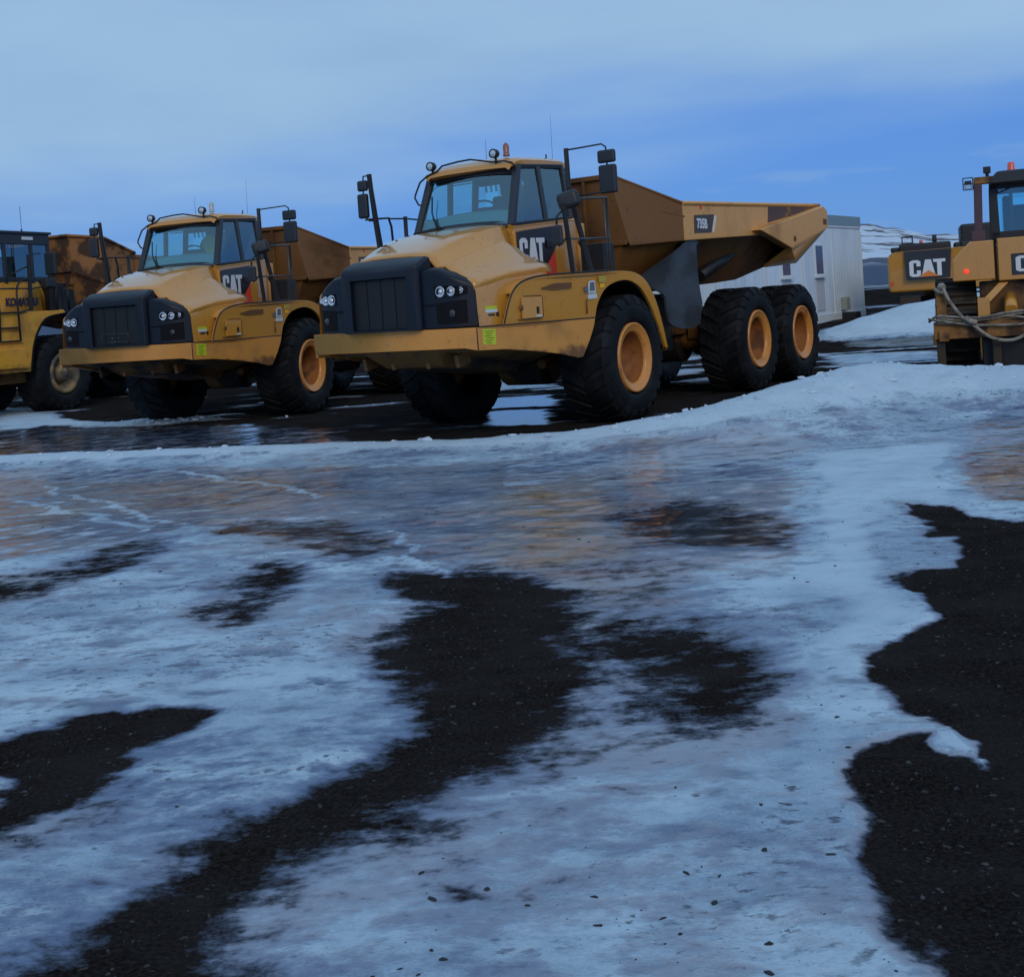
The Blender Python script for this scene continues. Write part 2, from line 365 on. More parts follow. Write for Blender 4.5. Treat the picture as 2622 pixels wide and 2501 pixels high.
BRUSH=[
([(-7.88, 17.18), (-2.93, 14.06), (0.01, 13.26), (1.51, 14.14), (2.92, 14.36), (2.98, 12.43), (2.15, 9.4), (1.65, 7.56), (0.68, 6.86), (-0.37, 7.84), (-1.11, 8.53), (-2.57, 10.13), (-4.12, 8.82)],0.57,0.92,0.35),
([(2.84, 12.07), (4.46, 12.46), (3.25, 9.16), (2.68, 9.17), (2.05, 7.11), (1.81, 5.96), (1.45, 5.17), (1.23, 5.46), (1.65, 7.72)],0.95,0.1,0.2),
([(4.86, 13.57), (5.77, 13.84), (3.95, 8.6), (3.35, 9.12), (3.64, 10.46)],0.5,0.8,0.12),
([(-1.97, 4.24), (-1.39, 4.14), (-0.99, 3.91), (-1.08, 3.38), (-1.32, 3.1), (-1.38, 2.87)],0.6,0.5,0.25),
([(-0.84, 4.13), (-0.25, 4.36), (0.16, 4.14), (0.19, 3.44), (-0.21, 2.99), (-0.8, 2.8)],0.58,0.5,0.25),
([(0.04, 2.87), (0.12, 3.21), (0.38, 3.12), (0.52, 2.81)],0.64,0.4,0.2),
([(0.2, 7.14), (0.89, 7.35), (1.19, 6.13), (1.1, 5.1), (0.78, 4.53), (0.2, 4.22), (-0.11, 4.28), (-0.01, 5.36)],0.58,0.6,0.2),
([(-1.41, 8.19), (-0.84, 7.92), (-0.9, 6.71), (-1.22, 6.27)],0.62,0.6,0.15),
([(0.73, 9.4), (1.24, 9.95), (1.67, 9.36), (1.87, 8.38), (1.61, 7.82), (1.15, 8.04), (0.78, 8.41)],0.36,0.8,0.22),
([(-0.11, 5.46), (0.37, 5.59), (0.57, 5.01), (0.29, 4.63), (0.01, 4.52), (-0.14, 4.49)],0.4,0.55,0.18),
([(0.94, 6.2), (1.09, 5.41), (0.96, 4.92), (0.76, 4.65), (0.7, 4.98)],0.5,0.5,0.15),
([(-2.61, 10.27), (-1.64, 10.13), (-0.76, 8.69), (-1.09, 8.34), (-1.88, 9.2)],0.4,0.75,0.14),
([(-0.03, 8.15), (1.02, 7.61), (0.8, 6.7), (0.3, 6.38), (0.19, 7.01)],0.48,0.7,0.15),
([(-0.14, 3.69), (0.08, 3.59), (0.09, 3.33), (-0.22, 3.31)],0.5,0.5,0.12),
([(-1.33, 3.88), (-1.04, 3.91), (-1.09, 3.56), (-1.3, 3.5)],0.54,0.5,0.1),
([(-1.87, 3.86), (-1.25, 3.95), (-0.77, 3.72), (-0.23, 3.64), (0.27, 3.3), (0.57, 3.04), (0.64, 2.42), (-1.32, 2.63)],0.66,0.4,0.4),
([(-0.05, 6.48), (0.51, 6.66), (0.99, 6.19), (0.66, 5.2), (0.39, 4.5), (0.03, 4.16), (-0.18, 4.2), (-0.11, 4.83), (0.08, 5.42)],0.41,0.55,0.25),
([(-0.83, 4.04), (-0.5, 4.26), (-0.25, 4.12), (-0.26, 3.64), (-0.59, 3.37), (-0.82, 3.34), (-0.89, 3.53)],0.47,0.5,0.2),
([(-1.82, 4.21), (-1.66, 4.37), (-1.56, 4.17), (-1.61, 3.85), (-1.79, 3.81)],0.46,0.5,0.12),
([(4.25, 8.47), (3.3, 8.18), (3.18, 8.48), (3.07, 8.85), (2.81, 9.16), (2.71, 8.25), (2.56, 7.56), (2.34, 7.07), (2.01, 7.05), (1.92, 6.48), (1.9, 6.04), (1.78, 5.72), (1.6, 5.45), (1.47, 5.13), (1.42, 4.75), (1.48, 4.47), (1.53, 4.38), (1.35, 4.39), (1.09, 4.38), (1.03, 4.21), (1.01, 3.94), (1.0, 3.66), (0.99, 3.44), (1.01, 3.19), (1.03, 3.03), (0.99, 2.8), (0.93, 2.38), (1.32, 2.34)],0.0,0.2,0.075),
([(-0.76, 7.74), (-0.47, 7.88), (-0.04, 7.5), (0.19, 7.01), (0.23, 6.51), (0.23, 6.09), (0.11, 5.57), (-0.02, 5.14), (-0.07, 4.76), (-0.14, 4.55), (-0.27, 4.31), (-0.44, 4.13), (-0.52, 3.93), (-0.65, 3.76), (-0.79, 3.64), (-0.9, 3.44), (-0.96, 3.25), (-0.98, 3.05), (-0.88, 2.58), (-1.32, 2.63), (-1.4, 3.11), (-1.35, 3.22), (-1.31, 3.32), (-1.21, 3.47), (-1.12, 3.65), (-1.02, 3.85), (-0.93, 4.06), (-0.8, 4.33), (-0.61, 4.58), (-0.55, 4.86), (-0.54, 5.26), (-0.65, 5.59), (-0.87, 6.03), (-0.71, 6.49), (-0.54, 6.85), (-0.73, 7.43)],0.03,0.25,0.23),
([(0.31, 5.83), (0.6, 6.14), (0.85, 5.92), (0.91, 5.58), (0.97, 5.21), (0.79, 4.83), (0.55, 4.85), (0.4, 5.19)],0.24,0.45,0.22),
([(-2.22, 4.81), (-2.07, 5.04), (-1.89, 5.22), (-1.68, 5.31), (-1.52, 5.32), (-1.5, 5.09), (-1.62, 4.89), (-1.71, 4.68), (-1.74, 4.43), (-1.78, 4.21), (-1.91, 4.1)],0.02,0.25,0.09),
([(-1.86, 6.81), (-1.81, 7.35), (-1.8, 7.92), (-1.8, 8.41), (-1.61, 8.52), (-1.42, 8.15), (-1.51, 7.6), (-1.54, 7.08), (-1.67, 6.76)],0.25,0.5,0.2),
([(-3.22, 9.37), (-3.1, 9.91), (-2.75, 9.82), (-2.59, 9.09), (-2.74, 8.58), (-2.96, 8.16), (-3.17, 7.92), (-3.45, 7.62), (-3.9, 8.67), (-3.33, 8.71)],0.33,0.6,0.2),
([(-0.86, 3.03), (-0.67, 3.15), (-0.55, 3.09), (-0.63, 2.93)],0.3,0.4,0.08),
([(-0.33, 3.48), (-0.24, 3.5), (-0.22, 3.44), (-0.3, 3.43)],0.25,0.4,0.03),
([(1.36, 4.41), (1.49, 4.42), (1.53, 4.31), (1.46, 4.24), (1.35, 4.3)],0.95,0.2,0.03),
([(1.44, 4.18), (1.52, 4.17), (1.5, 4.1), (1.42, 4.1)],0.8,0.3,0.02),
([(-13.87, 32.88), (-12.03, 30.13), (-10.23, 27.37), (-8.64, 24.4), (-7.28, 23.17), (-7.14, 23.82), (-5.91, 23.05), (-4.82, 21.82), (-5.61, 21.83), (-6.52, 21.73), (-7.94, 22.66), (-8.89, 23.46), (-9.12, 22.76), (-9.66, 22.8)],0.95,0.2,0.12),
([(-9.86, 23.28), (-8.71, 22.97), (-6.46, 21.52), (-4.42, 20.67), (-2.59, 18.17), (-2.31, 16.07), (-4.53, 16.59), (-7.54, 17.72)],0.4,0.74,0.25),
([(-0.62, 30.34), (0.67, 30.1), (0.84, 24.66), (-0.4, 24.7)],0.95,0.3,0.2),
([(4.82, 40.27), (6.01, 39.79), (4.77, 31.25), (3.98, 31.28)],0.95,0.3,0.2),
([(3.16, 27.68), (4.16, 27.71), (3.87, 25.84), (2.99, 25.75)],0.7,0.9,0.2),
([(-0.57, 22.7), (0.57, 22.54), (0.58, 20.09), (-0.47, 20.26)],0.1,1.0,0.2),
([(-0.42, 19.7), (0.4, 19.51), (0.41, 17.1), (-0.35, 17.43)],0.1,1.0,0.2),
([(9.42, 36.55), (13.83, 32.85), (12.15, 28.89), (8.71, 31.78)],0.12,0.9,0.3),
([(7.22, 29.53), (9.63, 28.27), (8.49, 24.95), (6.56, 25.58)],0.8,0.5,0.3),
([(-5.5, 13.97), (-3.64, 11.52), (-2.56, 10.08), (-2.57, 10.03), (-3.64, 11.44), (-5.48, 13.88)],0.80,0.3,0.022),
([(-1.07, 9.54), (-0.68, 8.56), (-0.4, 7.74), (-0.41, 7.7), (-0.7, 8.5), (-1.07, 9.47)],0.80,0.3,0.022),
([(-4.22, 14.42), (-2.56, 12.73), (-1.74, 11.46), (-1.76, 11.4), (-2.57, 12.64), (-4.21, 14.32)],0.80,0.3,0.022),
([(-5.31, 12.68), (-3.81, 11.3), (-3.05, 10.32), (-3.07, 10.27), (-3.81, 11.22), (-5.3, 12.59)],0.80,0.3,0.022),
]
MUD_REFL=[  # tan patches on the ice: mud, and the trucks' yellow reflection painted in
([(-0.34, 11.46), (0.0, 12.2), (0.83, 11.06), (0.57, 7.61), (0.35, 7.1), (-0.01, 7.28), (-0.27, 8.06)],0.9,0.35),
([(1.17, 14.07), (1.75, 13.71), (1.27, 10.22), (0.86, 10.41)],0.5,0.2),
([(-5.16, 14.02), (-2.52, 13.75), (-1.35, 11.44), (-2.35, 10.69), (-3.92, 11.64)],0.6,0.4),
([(-5.76, 12.94), (-4.03, 11.69), (-3.76, 10.11), (-4.55, 10.18)],0.5,0.3),
([(4.47, 12.21), (5.07, 11.82), (3.71, 8.71), (3.35, 9.12)],0.8,0.2),
([(-2.39, 14.39), (-1.78, 14.29), (-1.64, 13.06), (-2.2, 13.15)],0.5,0.2),
([(-2.43, 10.08), (-1.26, 9.85), (-1.41, 8.63), (-2.08, 8.87)],0.5,0.25),
([(0.19, 7.01), (0.89, 7.35), (0.48, 6.33)],0.4,0.2),
]
MOUNDS = [(11.7, 34.4, 2.4, 1.7, .60), (9.8, 33.6, 1.5, 1.2, .30), (13.8, 35.0, 2.2, 1.6, .55), (17, 36, 3, 2.2, .5)]

def seg_d(px, py, a, b_):
    e = np.array(b_) - np.array(a); t_ = np.clip(((px - a[0]) * e[0] + (py - a[1]) * e[1]) / (e @ e), 0, 1)
    sx = px - a[0] - e[0] * t_; sy = py - a[1] - e[1] * t_
    side = np.sign(e[0] * (py - a[1]) - e[1] * (px - a[0]))   # + = far side when the line runs left to right
    return np.hypot(sx, sy), t_, side
def fields(X, Y):
    wx = X + (fbm(X, Y, 1.3, 4, 3) - .5) * .55 + (fbm(X, Y, 7, 3, 9) - .5) * .12
    wy = Y + (fbm(X, Y, 1.3, 4, 33) - .5) * .55 + (fbm(X, Y, 7, 3, 39) - .5) * .10
    n1 = fbm(X, Y, .9, 5, 51)
    C = .74 + (n1 - .5) * .30                       # snow / ice cover
    W = .25 + np.zeros_like(C)                       # wetness
    far = sm(13, 15, Y)
    # parking lot beyond the ridge: wet dark ground with streaks of snow and puddles
    rx = np.array([q[0] for q in RIDGE]); gx = np.linspace(-30, 40, 1401); kern = np.hanning(15); kern /= kern.sum()
    fy_ = np.convolve(np.pad(np.interp(gx, rx, [q[1] for q in RIDGE]), 7, 'edge'), kern, 'valid'); fz_ = np.convolve(np.pad(np.interp(gx, rx, [q[2] for q in RIDGE]), 7, 'edge'), kern, 'valid')
    cs_ = 1 / np.hypot(1, np.gradient(fy_, gx)); cy_ = np.interp(X, gx, fy_) + (fbm(X, Y * 0, .8, 4, 141) - .5) * .35
    rs = (Y - cy_) * np.interp(X, gx, cs_); rd = np.abs(rs); rz = np.interp(X, gx, fz_)
    lot = (rs > 0) & (Y > 8)
    lotf = np.where(lot, sm(.05, .35, rd), 0)
    st = fbm(X * .35, Y * 1.3, .8, 5, 77)
    lotC = .05 + sm(.63, .71, st) * .62 * sm(15, 19, Y + 0 * X)
    C = C * (1 - lotf) + lotC * lotf; W = W * (1 - lotf) + .58 * lotf
    for (poly, cv, wv, soft) in BRUSH:
        P = np.array(poly); x0, y0 = P.min(0) - 2.5; x1, y1 = P.max(0) + 2.5
        m_ = (X > x0) & (X < x1) & (Y > y0) & (Y < y1)
        if not m_.any(): continue
        d = sdf(wx[m_], wy[m_], poly); k = sm(-soft, soft, d)
        if cv is not None: C[m_] = C[m_] * (1 - k) + cv * k
        if wv is not None: W[m_] = W[m_] * (1 - k) + wv * k
    # ridge itself: clean snow
    wf = .12 + rz * 1.9; wb = .10 + rz * .8
    prof = np.where(rs > 0, np.exp(-(rd / wb) ** 2), np.exp(-(rd / wf) ** 2))
    lump = fbm(X, Y, 3.1, 4, 91)
    H = rz * prof * (.93 + .14 * lump)
    kr = sm(.35, .62, prof); C = C * (1 - kr) + .97 * kr; W = W * (1 - kr) + .1 * kr
    # snow layer thickness and relief
    H = H + .018 * sm(.2, .9, C) * np.where(Y < 22, 1, 1) + (fbm(X, Y, 2.2, 5, 13) - .5) * .035 * sm(.3, .7, C) * (1 - .7 * kr) + (fbm(X, Y, 9, 3, 5) - .5) * .014
    H = H + (fbm(X, Y, .35, 3, 29) - .5) * .05 * sm(24, 12, Y)
    # rising ground behind, snow heap, soil bank
    H = H + .55 * sm(31, 40, Y) * sm(3, 9, X)
    for (mx, my, sx_, sy_, hz) in MOUNDS:
        g = hz * np.exp(-((X - mx) / sx_) ** 2 - ((Y - my) / sy_) ** 2); g = g * (.8 + .4 * fbm(X, Y, 1.1, 4, 61)); H = H + g
        k = sm(.04, .15, g); C = C * (1 - k) + .97 * k; W = W * (1 - k) + .1 * k
    ff = sm(44, 60, Y); fl = fbm(X * .25, Y * .5, .12, 5, 71); C = C * (1 - ff) + (.08 + .9 * sm(.53, .60, fl)) * ff; W = W * (1 - ff) + .3 * ff
    g = .75 * np.exp(-((X - 15.5) / 5.5) ** 4 - ((Y - 56) / 5) ** 2); H = H + g; k = sm(.10, .30, g); C = C * (1 - k)
    k = sm(36, 38, Y + X * .0) * sm(43, 41, Y) * sm(14, 12, X); C = C * (1 - .9 * k)
    H = H + .02 * sm(15, 17, Y) * (rs > 0)
    return H, C, W
def mud_refl_field(X, Y):
    wx = X + (fbm(X, Y, 1.1, 4, 3) - .5) * .9; wy = Y + (fbm(X, Y, 1.1, 4, 33) - .5) * 1.2; F = np.zeros_like(X)
    for poly, v, so in MUD_REFL: F = np.maximum(F, v * sm(-so, so * 1.5, sdf(wx, wy, poly)))
    return F
def grow(a, b_, st, g): 
    r_ = [a]
    while r_[-1] < b_: r_.append(r_[-1] + st); st *= g
    return r_
xs = np.array([-x for x in grow(9.2, 6000, .12, 1.09)][::-1] + list(np.arange(-9.1, 9.15, .045)) + grow(9.2, 6000, .12, 1.09))
ys = np.array([-40, -25, -15, -10, -7, -5, -3, -2, -1, 0, .5, 1, 1.5, 2, 2.4] + list(np.arange(2.6, 19, .045)) + list(np.arange(19, 34, .12)) + grow(34.0, 9000, .25, 1.045))
XX, YY = np.meshgrid(xs, ys)
HH, CC, WW = fields(XX.ravel(), YY.ravel())
me = bpy.data.meshes.new('ground'); nx, ny = len(xs), len(ys)
co = np.stack([XX.ravel(), YY.ravel(), HH], 1).astype('f4')
ii = np.arange(nx * ny).reshape(ny, nx); fc = np.stack([ii[:-1, :-1], ii[:-1, 1:], ii[1:, 1:], ii[1:, :-1]], -1).reshape(-1, 4)
me.vertices.add(len(co)); me.vertices.foreach_set('co', co.ravel()); me.loops.add(fc.size); me.loops.foreach_set('vertex_index', fc.ravel().astype('i4'))
me.polygons.add(len(fc)); me.polygons.foreach_set('loop_start', np.arange(0, fc.size, 4, dtype='i4')); me.polygons.foreach_set('use_smooth', np.ones(len(fc), bool)); me.update(); me.validate()
DM = np.zeros_like(CC); kk = (YY.ravel() < 17) & (np.abs(XX.ravel()) < 9); DM[kk] = mud_refl_field(XX.ravel()[kk], YY.ravel()[kk])
for nm, arr in (('cover', CC), ('wet', WW), ('mud_refl', DM)):
    a = me.attributes.new(nm, 'FLOAT', 'POINT'); a.data.foreach_set('value', arr.astype('f4'))
ground = bpy.data.objects.new('ground', me); COL.objects.link(ground); tag(ground, 'patchy snow, wet ice and black gravel covering the yard', kind='structure')
def hz(x, y):
    h, c, w = fields(np.array([float(x)]), np.array([float(y)])); return float(h[0])
m, t, b = mat('snow_ice_gravel'); Nn, Ll = t.nodes, t.links
def MT(op, a, b_=None, c=None, clamp=False): return mth(op, a, b_, c, Nn, Ll, clamp)
def attr(nm):
    a = Nn.new('ShaderNodeAttribute'); a.attribute_name = nm; return a.outputs['Fac']
tcn = Nn.new('ShaderNodeTexCoord')
def gnoise(scale, stretch=(1, 1, 1), detail=5, rough=.55, loc=(0, 0, 0)):
    mpn = Nn.new('ShaderNodeMapping'); mpn.inputs['Scale'].default_value = stretch; mpn.inputs['Location'].default_value = loc; Ll.new(tcn.outputs['Object'], mpn.inputs[0])
    n = Nn.new('ShaderNodeTexNoise'); n.inputs['Scale'].default_value = scale; n.inputs['Detail'].default_value = detail; n.inputs['Roughness'].default_value = rough; Ll.new(mpn.outputs[0], n.inputs[0]); return n.outputs[0]
def ramp(x, lo, hi, a=0., b_=1.):
    r = Nn.new('ShaderNodeMapRange'); r.interpolation_type = 'SMOOTHSTEP'; r.inputs[1].default_value = lo; r.inputs[2].default_value = hi; r.inputs[3].default_value = a; r.inputs[4].default_value = b_; Ll.new(x, r.inputs[0]); return r.outputs[0]
cov, wet = attr('cover'), attr('wet')
ns = gnoise(2.0, (1, 1.5, 1), 6, .55); nf = gnoise(9, (1, 1.3, 1), 5, .6, (3, 1, 0)); nsp = gnoise(26, (1, 1.3, 1), 3, .6, (7, 2, 0))
nm_ = gnoise(5.0, (1, 1.6, 1), 6, .62, (2, 6, 0))
nsum = MT('ADD', MT('MULTIPLY', MT('SUBTRACT', ns, .5), .75), MT('MULTIPLY', MT('SUBTRACT', nm_, .5), .60)); nsum = MT('ADD', nsum, MT('MULTIPLY', MT('SUBTRACT', nf, .5), .50)); nsum = MT('ADD', nsum, MT('MULTIPLY', MT('SUBTRACT', gnoise(30, (1, 1.2, 1), 4, .6, (5, 2, 0)), .5), .22))
c1 = MT('ADD', cov, MT('MULTIPLY', nsum, MT('MULTIPLY', ramp(cov, .78, .97, 1, .30), ramp(wet, .60, .88, 1, .55))))
gm = ramp(c1, .24, .34)            # gravel -> ice
sm_ = ramp(c1, .50, .78)            # ice -> snow
ng = gnoise(60, (1, 1, 1), 4, .7); vor = Nn.new('ShaderNodeTexVoronoi'); vor.inputs['Scale'].default_value = 38; Ll.new(tcn.outputs['Object'], vor.inputs[0])
gcol = mixc(t, ramp(ng, .35, .7), (.0065, .0063, .0070), (.0235, .0215, .0215)); gcol = mixc(t, ramp(gnoise(1.8, (1, 1.4, 1), 6, .65, (8, 1, 0)), .35, .70, 0, .45), gcol, (.030, .029, .031))
gcol = mixc(t, MT('MULTIPLY', ramp(vor.outputs[0], .16, .04), ramp(gnoise(3, detail=3), .5, .68, 0, .7)), gcol, (.035, .037, .037))
nh = gnoise(.55, (1, 1.2, 1), 4, .5, (4, 8, 0))
ice = mixc(t, ramp(nh, .38, .62), (.17, .22, .33), (.33, .35, .42)); ice = mixc(t, MT('MULTIPLY', ramp(gnoise(.8, (1, 1.5, 1), 5, .6, (12, 3, 0)), .60, .78), .35), ice, (.24, .19, .15))
mud_refl_f = MT('MULTIPLY', attr('mud_refl'), ramp(gnoise(1.6, (1, 2.5, 1), 5, .6, (2, 13, 0)), .30, .62, .25, 1)); ice = mixc(t, mud_refl_f, ice, (.34, .225, .13))  # tints the ice with mud and mirrored truck yellow
snow = mixc(t, ramp(gnoise(1.0, (1, 1.3, 1), 6, .6, (1, 5, 0)), .32, .66), (.24, .325, .43), (.50, .62, .71))
snow = mixc(t, MT('MULTIPLY', mud_refl_f, .7), snow, (.42, .33, .27))
snow = mixc(t, ramp(gnoise(90, (1, 1.3, 1), 2, .5), .35, .75, 0, .35), snow, (.56, .67, .76))
snow = mixc(t, ramp(nf, .56, .74, 0, .35), snow, (.17, .22, .33))
snow = mixc(t, ramp(gnoise(2.8, (1, 1.6, 1), 7, .62, (11, 5, 0)), .50, .68, 0, .75), snow, (.12, .155, .24))
snow = mixc(t, MT('MULTIPLY', ramp(nsp, .60, .68, 0, .9), ramp(gnoise(.9, detail=4), .46, .62)), snow, (.04, .042, .055))
snow = mixc(t, ramp(gnoise(6.5, (1, 1.5, 1), 3, .6, (3, 15, 0)), .66, .74, 0, .85), snow, (.05, .055, .075))
grit = mixc(t, ramp(ng, .3, .7), (.020, .024, .035), (.065, .078, .11)); ice = mixc(t, ramp(c1, .33, .54), grit, ice)
snow = mixc(t, MT('MULTIPLY', ramp(gnoise(13, (1, 1.7, 1), 4, .62, (31, 7, 0)), .54, .66, 0, .8), ramp(gnoise(.7, (1, 1.2, 1), 5, .6, (6, 22, 0)), .46, .60)), snow, (.075, .085, .12))
snow = mixc(t, ramp(cov, .88, .97, 0, .75), snow, (.53, .64, .73))
base = mixc(t, gm, gcol, ice); base = mixc(t, sm_, base, snow)
lotdark = MT('MULTIPLY', ramp(wet, .6, .9), ramp(c1, .55, .35)); base = mixc(t, MT('MULTIPLY', lotdark, .8), base, (.004, .0045, .006))
Ll.new(base, b.inputs['Base Color'])
wn_ = gnoise(.9, (1, 1.8, 1), 3, .5, (9, 9, 0)); wf = MT('MULTIPLY', ramp(MT('ADD', wet, MT('MULTIPLY', MT('SUBTRACT', wn_, .5), .9)), .35, .8), ramp(c1, .86, .6), clamp=True)
rg = Nn.new('ShaderNodeMix'); rg.data_type = 'FLOAT'; Ll.new(wf, rg.inputs[0]); rg.inputs[2].default_value = .72; rg.inputs[3].default_value = .10; Ll.new(rg.outputs[0], b.inputs['Roughness'])
Ll.new(MT('ADD', MT('MULTIPLY', wf, .42), .08), b.inputs['Specular IOR Level']); b.inputs['IOR'].default_value = 1.33
hh = MT('ADD', MT('MULTIPLY', ng, .35), MT('ADD', MT('MULTIPLY', nf, .6), MT('MULTIPLY', sm_, .5)))
bn = Nn.new('ShaderNodeBump'); bn.inputs['Distance'].default_value = .02; Ll.new(hh, bn.inputs['Height'])
bs = Nn.new('ShaderNodeMapRange'); bs.inputs[3].default_value = .6; bs.inputs[4].default_value = .035; Ll.new(wf, bs.inputs[0]); Ll.new(bs.outputs[0], bn.inputs['Strength']); Ll.new(bn.outputs[0], b.inputs['Normal'])
dif = Nn.new('ShaderNodeBsdfDiffuse'); Ll.new(base, dif.inputs[0]); dif.inputs[1].default_value = 1.0; Ll.new(bn.outputs[0], dif.inputs[2])
pud = ramp(MT('ADD', wet, MT('MULTIPLY', MT('SUBTRACT', gnoise(.5, (1, 2.0, 1), 5, .6, (21, 4, 0)), .5), .9)), .62, .80)
rough_f = MT('MULTIPLY', ramp(c1, .38, .28), MT('SUBTRACT', 1.0, pud))
msh = Nn.new('ShaderNodeMixShader'); Ll.new(rough_f, msh.inputs[0]); Ll.new(b.outputs[0], msh.inputs[1]); Ll.new(dif.outputs[0], msh.inputs[2]); Ll.new(msh.outputs[0], [q for q in Nn if q.type == 'OUTPUT_MATERIAL'][0].inputs[0])
me.materials.append(m)

# distant hills, snow over dark heath
def hills():
    az = np.radians(np.arange(-75, 75.01, .25)); rs_ = np.array([1500, 1800, 2200, 2600, 3000, 3400, 3800, 4300])
    v = []; f = []
    base_ = .031 + .020 * fbm((az + 2) * 5, az * 0, 1.5, 5, 201) + .006 * fbm((az + 2) * 40, az * 0, 1, 3, 207)
    base_ = base_ * .84 * (1 - .42 * sm(R(14), R(24), az)) * (1 + .15 * sm(R(5), R(-10), az))
    for j, r_ in enumerate(rs_):
        k = min(1, j / 6); e = base_ * (k ** .8) * (1.15 if j < 7 else .6)
        h = r_ * e + (fbm(az * 60, np.full_like(az, r_ / 300), 1, 4, 220) - .5) * r_ * .006 * (j > 0) - (j == 0) * 5
        for a_, hh_ in zip(az, h): v.append((r_ * math.sin(a_), r_ * math.cos(a_), hh_ + 1))
    n = len(az)
    for j in range(len(rs_) - 1):
        for i in range(n - 1): f.append((j * n + i, j * n + i + 1, (j + 1) * n + i + 1, (j + 1) * n + i))
    mb = MB(); mb.add(v, f, True)
    m, t, b = mat('snowy_heath')
    tcn = t.nodes.new('ShaderNodeTexCoord'); s = t.nodes.new('ShaderNodeSeparateXYZ'); t.links.new(tcn.outputs['Object'], s.inputs[0])
    f1 = noise_fac(t, .012, 8, .45, .53, stretch=(.5, .35, 1.6), rough=.6); r = t.nodes.new('ShaderNodeMapRange'); r.interpolation_type = 'SMOOTHSTEP'; r.inputs[1].default_value = 24; r.inputs[2].default_value = 50
    t.links.new(s.outputs[2], r.inputs[0]); fm = mth('MULTIPLY', f1, r.outputs[0], nodes=t.nodes, links=t.links)
    r2_ = t.nodes.new('ShaderNodeMapRange'); r2_.inputs[1].default_value = 25; r2_.inputs[2].default_value = 60; t.links.new(s.outputs[2], r2_.inputs[0])
    t.links.new(mixc(t, fm, mixc(t, r2_.outputs[0], (.035, .060, .12), (.10, .085, .10)), (.60, .66, .76)), b.inputs['Base Color']); b.inputs['Roughness'].default_value = .9
    o = mb.build('hills', m); tag(o, 'low snow-streaked hills along the horizon', kind='structure')
hills()
#@@OBJ_START
# ------------------------------------------------------------------ wheels
def tyre_mesh(Rt=.875, w=.72, rim=.46, lugs=22, lug_h=.032):
    h = w / 2; mb = MB()
    prof = [(-h * .80, rim - .01), (-h * .98, rim + .05), (-h * 1.04, (Rt + rim) / 2), (-h * 1.0, Rt - .14), (-h * .92, Rt - .07), (-h * .84, Rt - lug_h), (0, Rt - lug_h + .005),
            (h * .84, Rt - lug_h), (h * .92, Rt - .07), (h * 1.0, Rt - .14), (h * 1.04, (Rt + rim) / 2), (h * 1.02, rim + .09), (h * .98, rim + .05), (h * .86, rim + .03), (h * .80, rim - .01)]
    mb.lathe(prof, n=72)
    for sd_ in (-1, 1):
        for k in range(lugs):
            a0 = 2 * math.pi * (k + (.5 if sd_ > 0 else 0)) / lugs; dw = 2 * math.pi / lugs * .30
            secs = []
            for (yy, rr, sh) in ((.06 * h, Rt - .005, 0), (.45 * h, Rt, .5), (.86 * h, Rt - .006, .9), (.99 * h, Rt - .07, 1.0), (1.02 * h, Rt - .13, 1.02)):
                ac = a0 + sh * 2 * math.pi / lugs * .75
                ring = []
                for (da, dr) in ((-dw, 0), (dw, 0), (dw * 1.1, -.06), (-dw * 1.1, -.06)):
                    a_ = ac + da; r_ = rr + dr; ring.append((r_ * math.cos(a_), sd_ * (yy + (0 if dr == 0 else -.03)), r_ * math.sin(a_)))
                secs.append(ring)
            mb.loft(secs, close=True); n = len(mb.v); mb.f.append([n - 4, n - 3, n - 2, n - 1]); mb.sm.append(False)
            mb.f.append([n - 20, n - 19, n - 18, n - 17]); mb.sm.append(False)
    return mb
def wheel(parent, x, y, z, side, Rt=.853, w=.74, rim=.455, rmat='rim', hub=False, rz=0):
    """side +1: the outer face looks to +y"""
    wm = MB(); h = w / 2; o_ = h * .93
    W_ = bpy.data.objects.new('wheel', None); COL.objects.link(W_); W_.parent = parent; W_.location = (x, y, z); W_.rotation_euler = (0, 0, (0 if side > 0 else math.pi) + rz); W_.empty_display_size = .2
    if not hub:
        wm.lathe([(o_ - .04, rim + .012), (o_ + .02, rim + .012), (o_ + .028, rim - .004), (o_ + .01, rim - .02), (o_ + .0, rim - .085), (o_ - .015, rim - .105), (o_ - .05, rim - .112)], n=64)
        hb = MB(); hb.lathe([(o_ - .05, rim - .112), (o_ - .34, rim - .125), (o_ - .37, rim - .17), (o_ - .37, .16), (o_ - .32, .14), (o_ - .31, .0001)], n=48); hb.build('hub', 'hub', W_)
        for k in range(12):
            pass
    else:
        wm.lathe([(o_ - .04, rim + .012), (o_ + .02, rim + .012), (o_ + .02, rim - .07), (o_ - .05, rim - .10), (o_ - .16, rim - .13), (o_ - .17, .21), (o_ - .02, .19), (o_ + .02, .16), (o_ + .02, .09), (o_ + .05, .07), (o_ + .05, .0001)], n=56)
        for k in range(12):
            a_ = 2 * math.pi * k / 12; wm.tube([(.13 * math.cos(a_), o_ + .015, .13 * math.sin(a_)), (.13 * math.cos(a_), o_ + .035, .13 * math.sin(a_))], .012, 6)
    key = ('tyre', Rt, w, rim)
    if key not in CACHE: CACHE[key] = tyre_mesh(Rt, w, rim)
    if key + ('me',) not in CACHE:
        t_ = CACHE[key].build('tyre', 'rubber', W_); CACHE[key + ('me',)] = t_.data
    else:
        t_ = bpy.data.objects.new('tyre', CACHE[key + ('me',)]); COL.objects.link(t_); t_.parent = W_
    t_.rotation_euler = (0, random.uniform(0, 6.28), 0)
    wm.build('rim', rmat, W_)
    return W_
CACHE = {}
def itp(x, xs_, ys_): return float(np.interp(x, xs_, ys_))
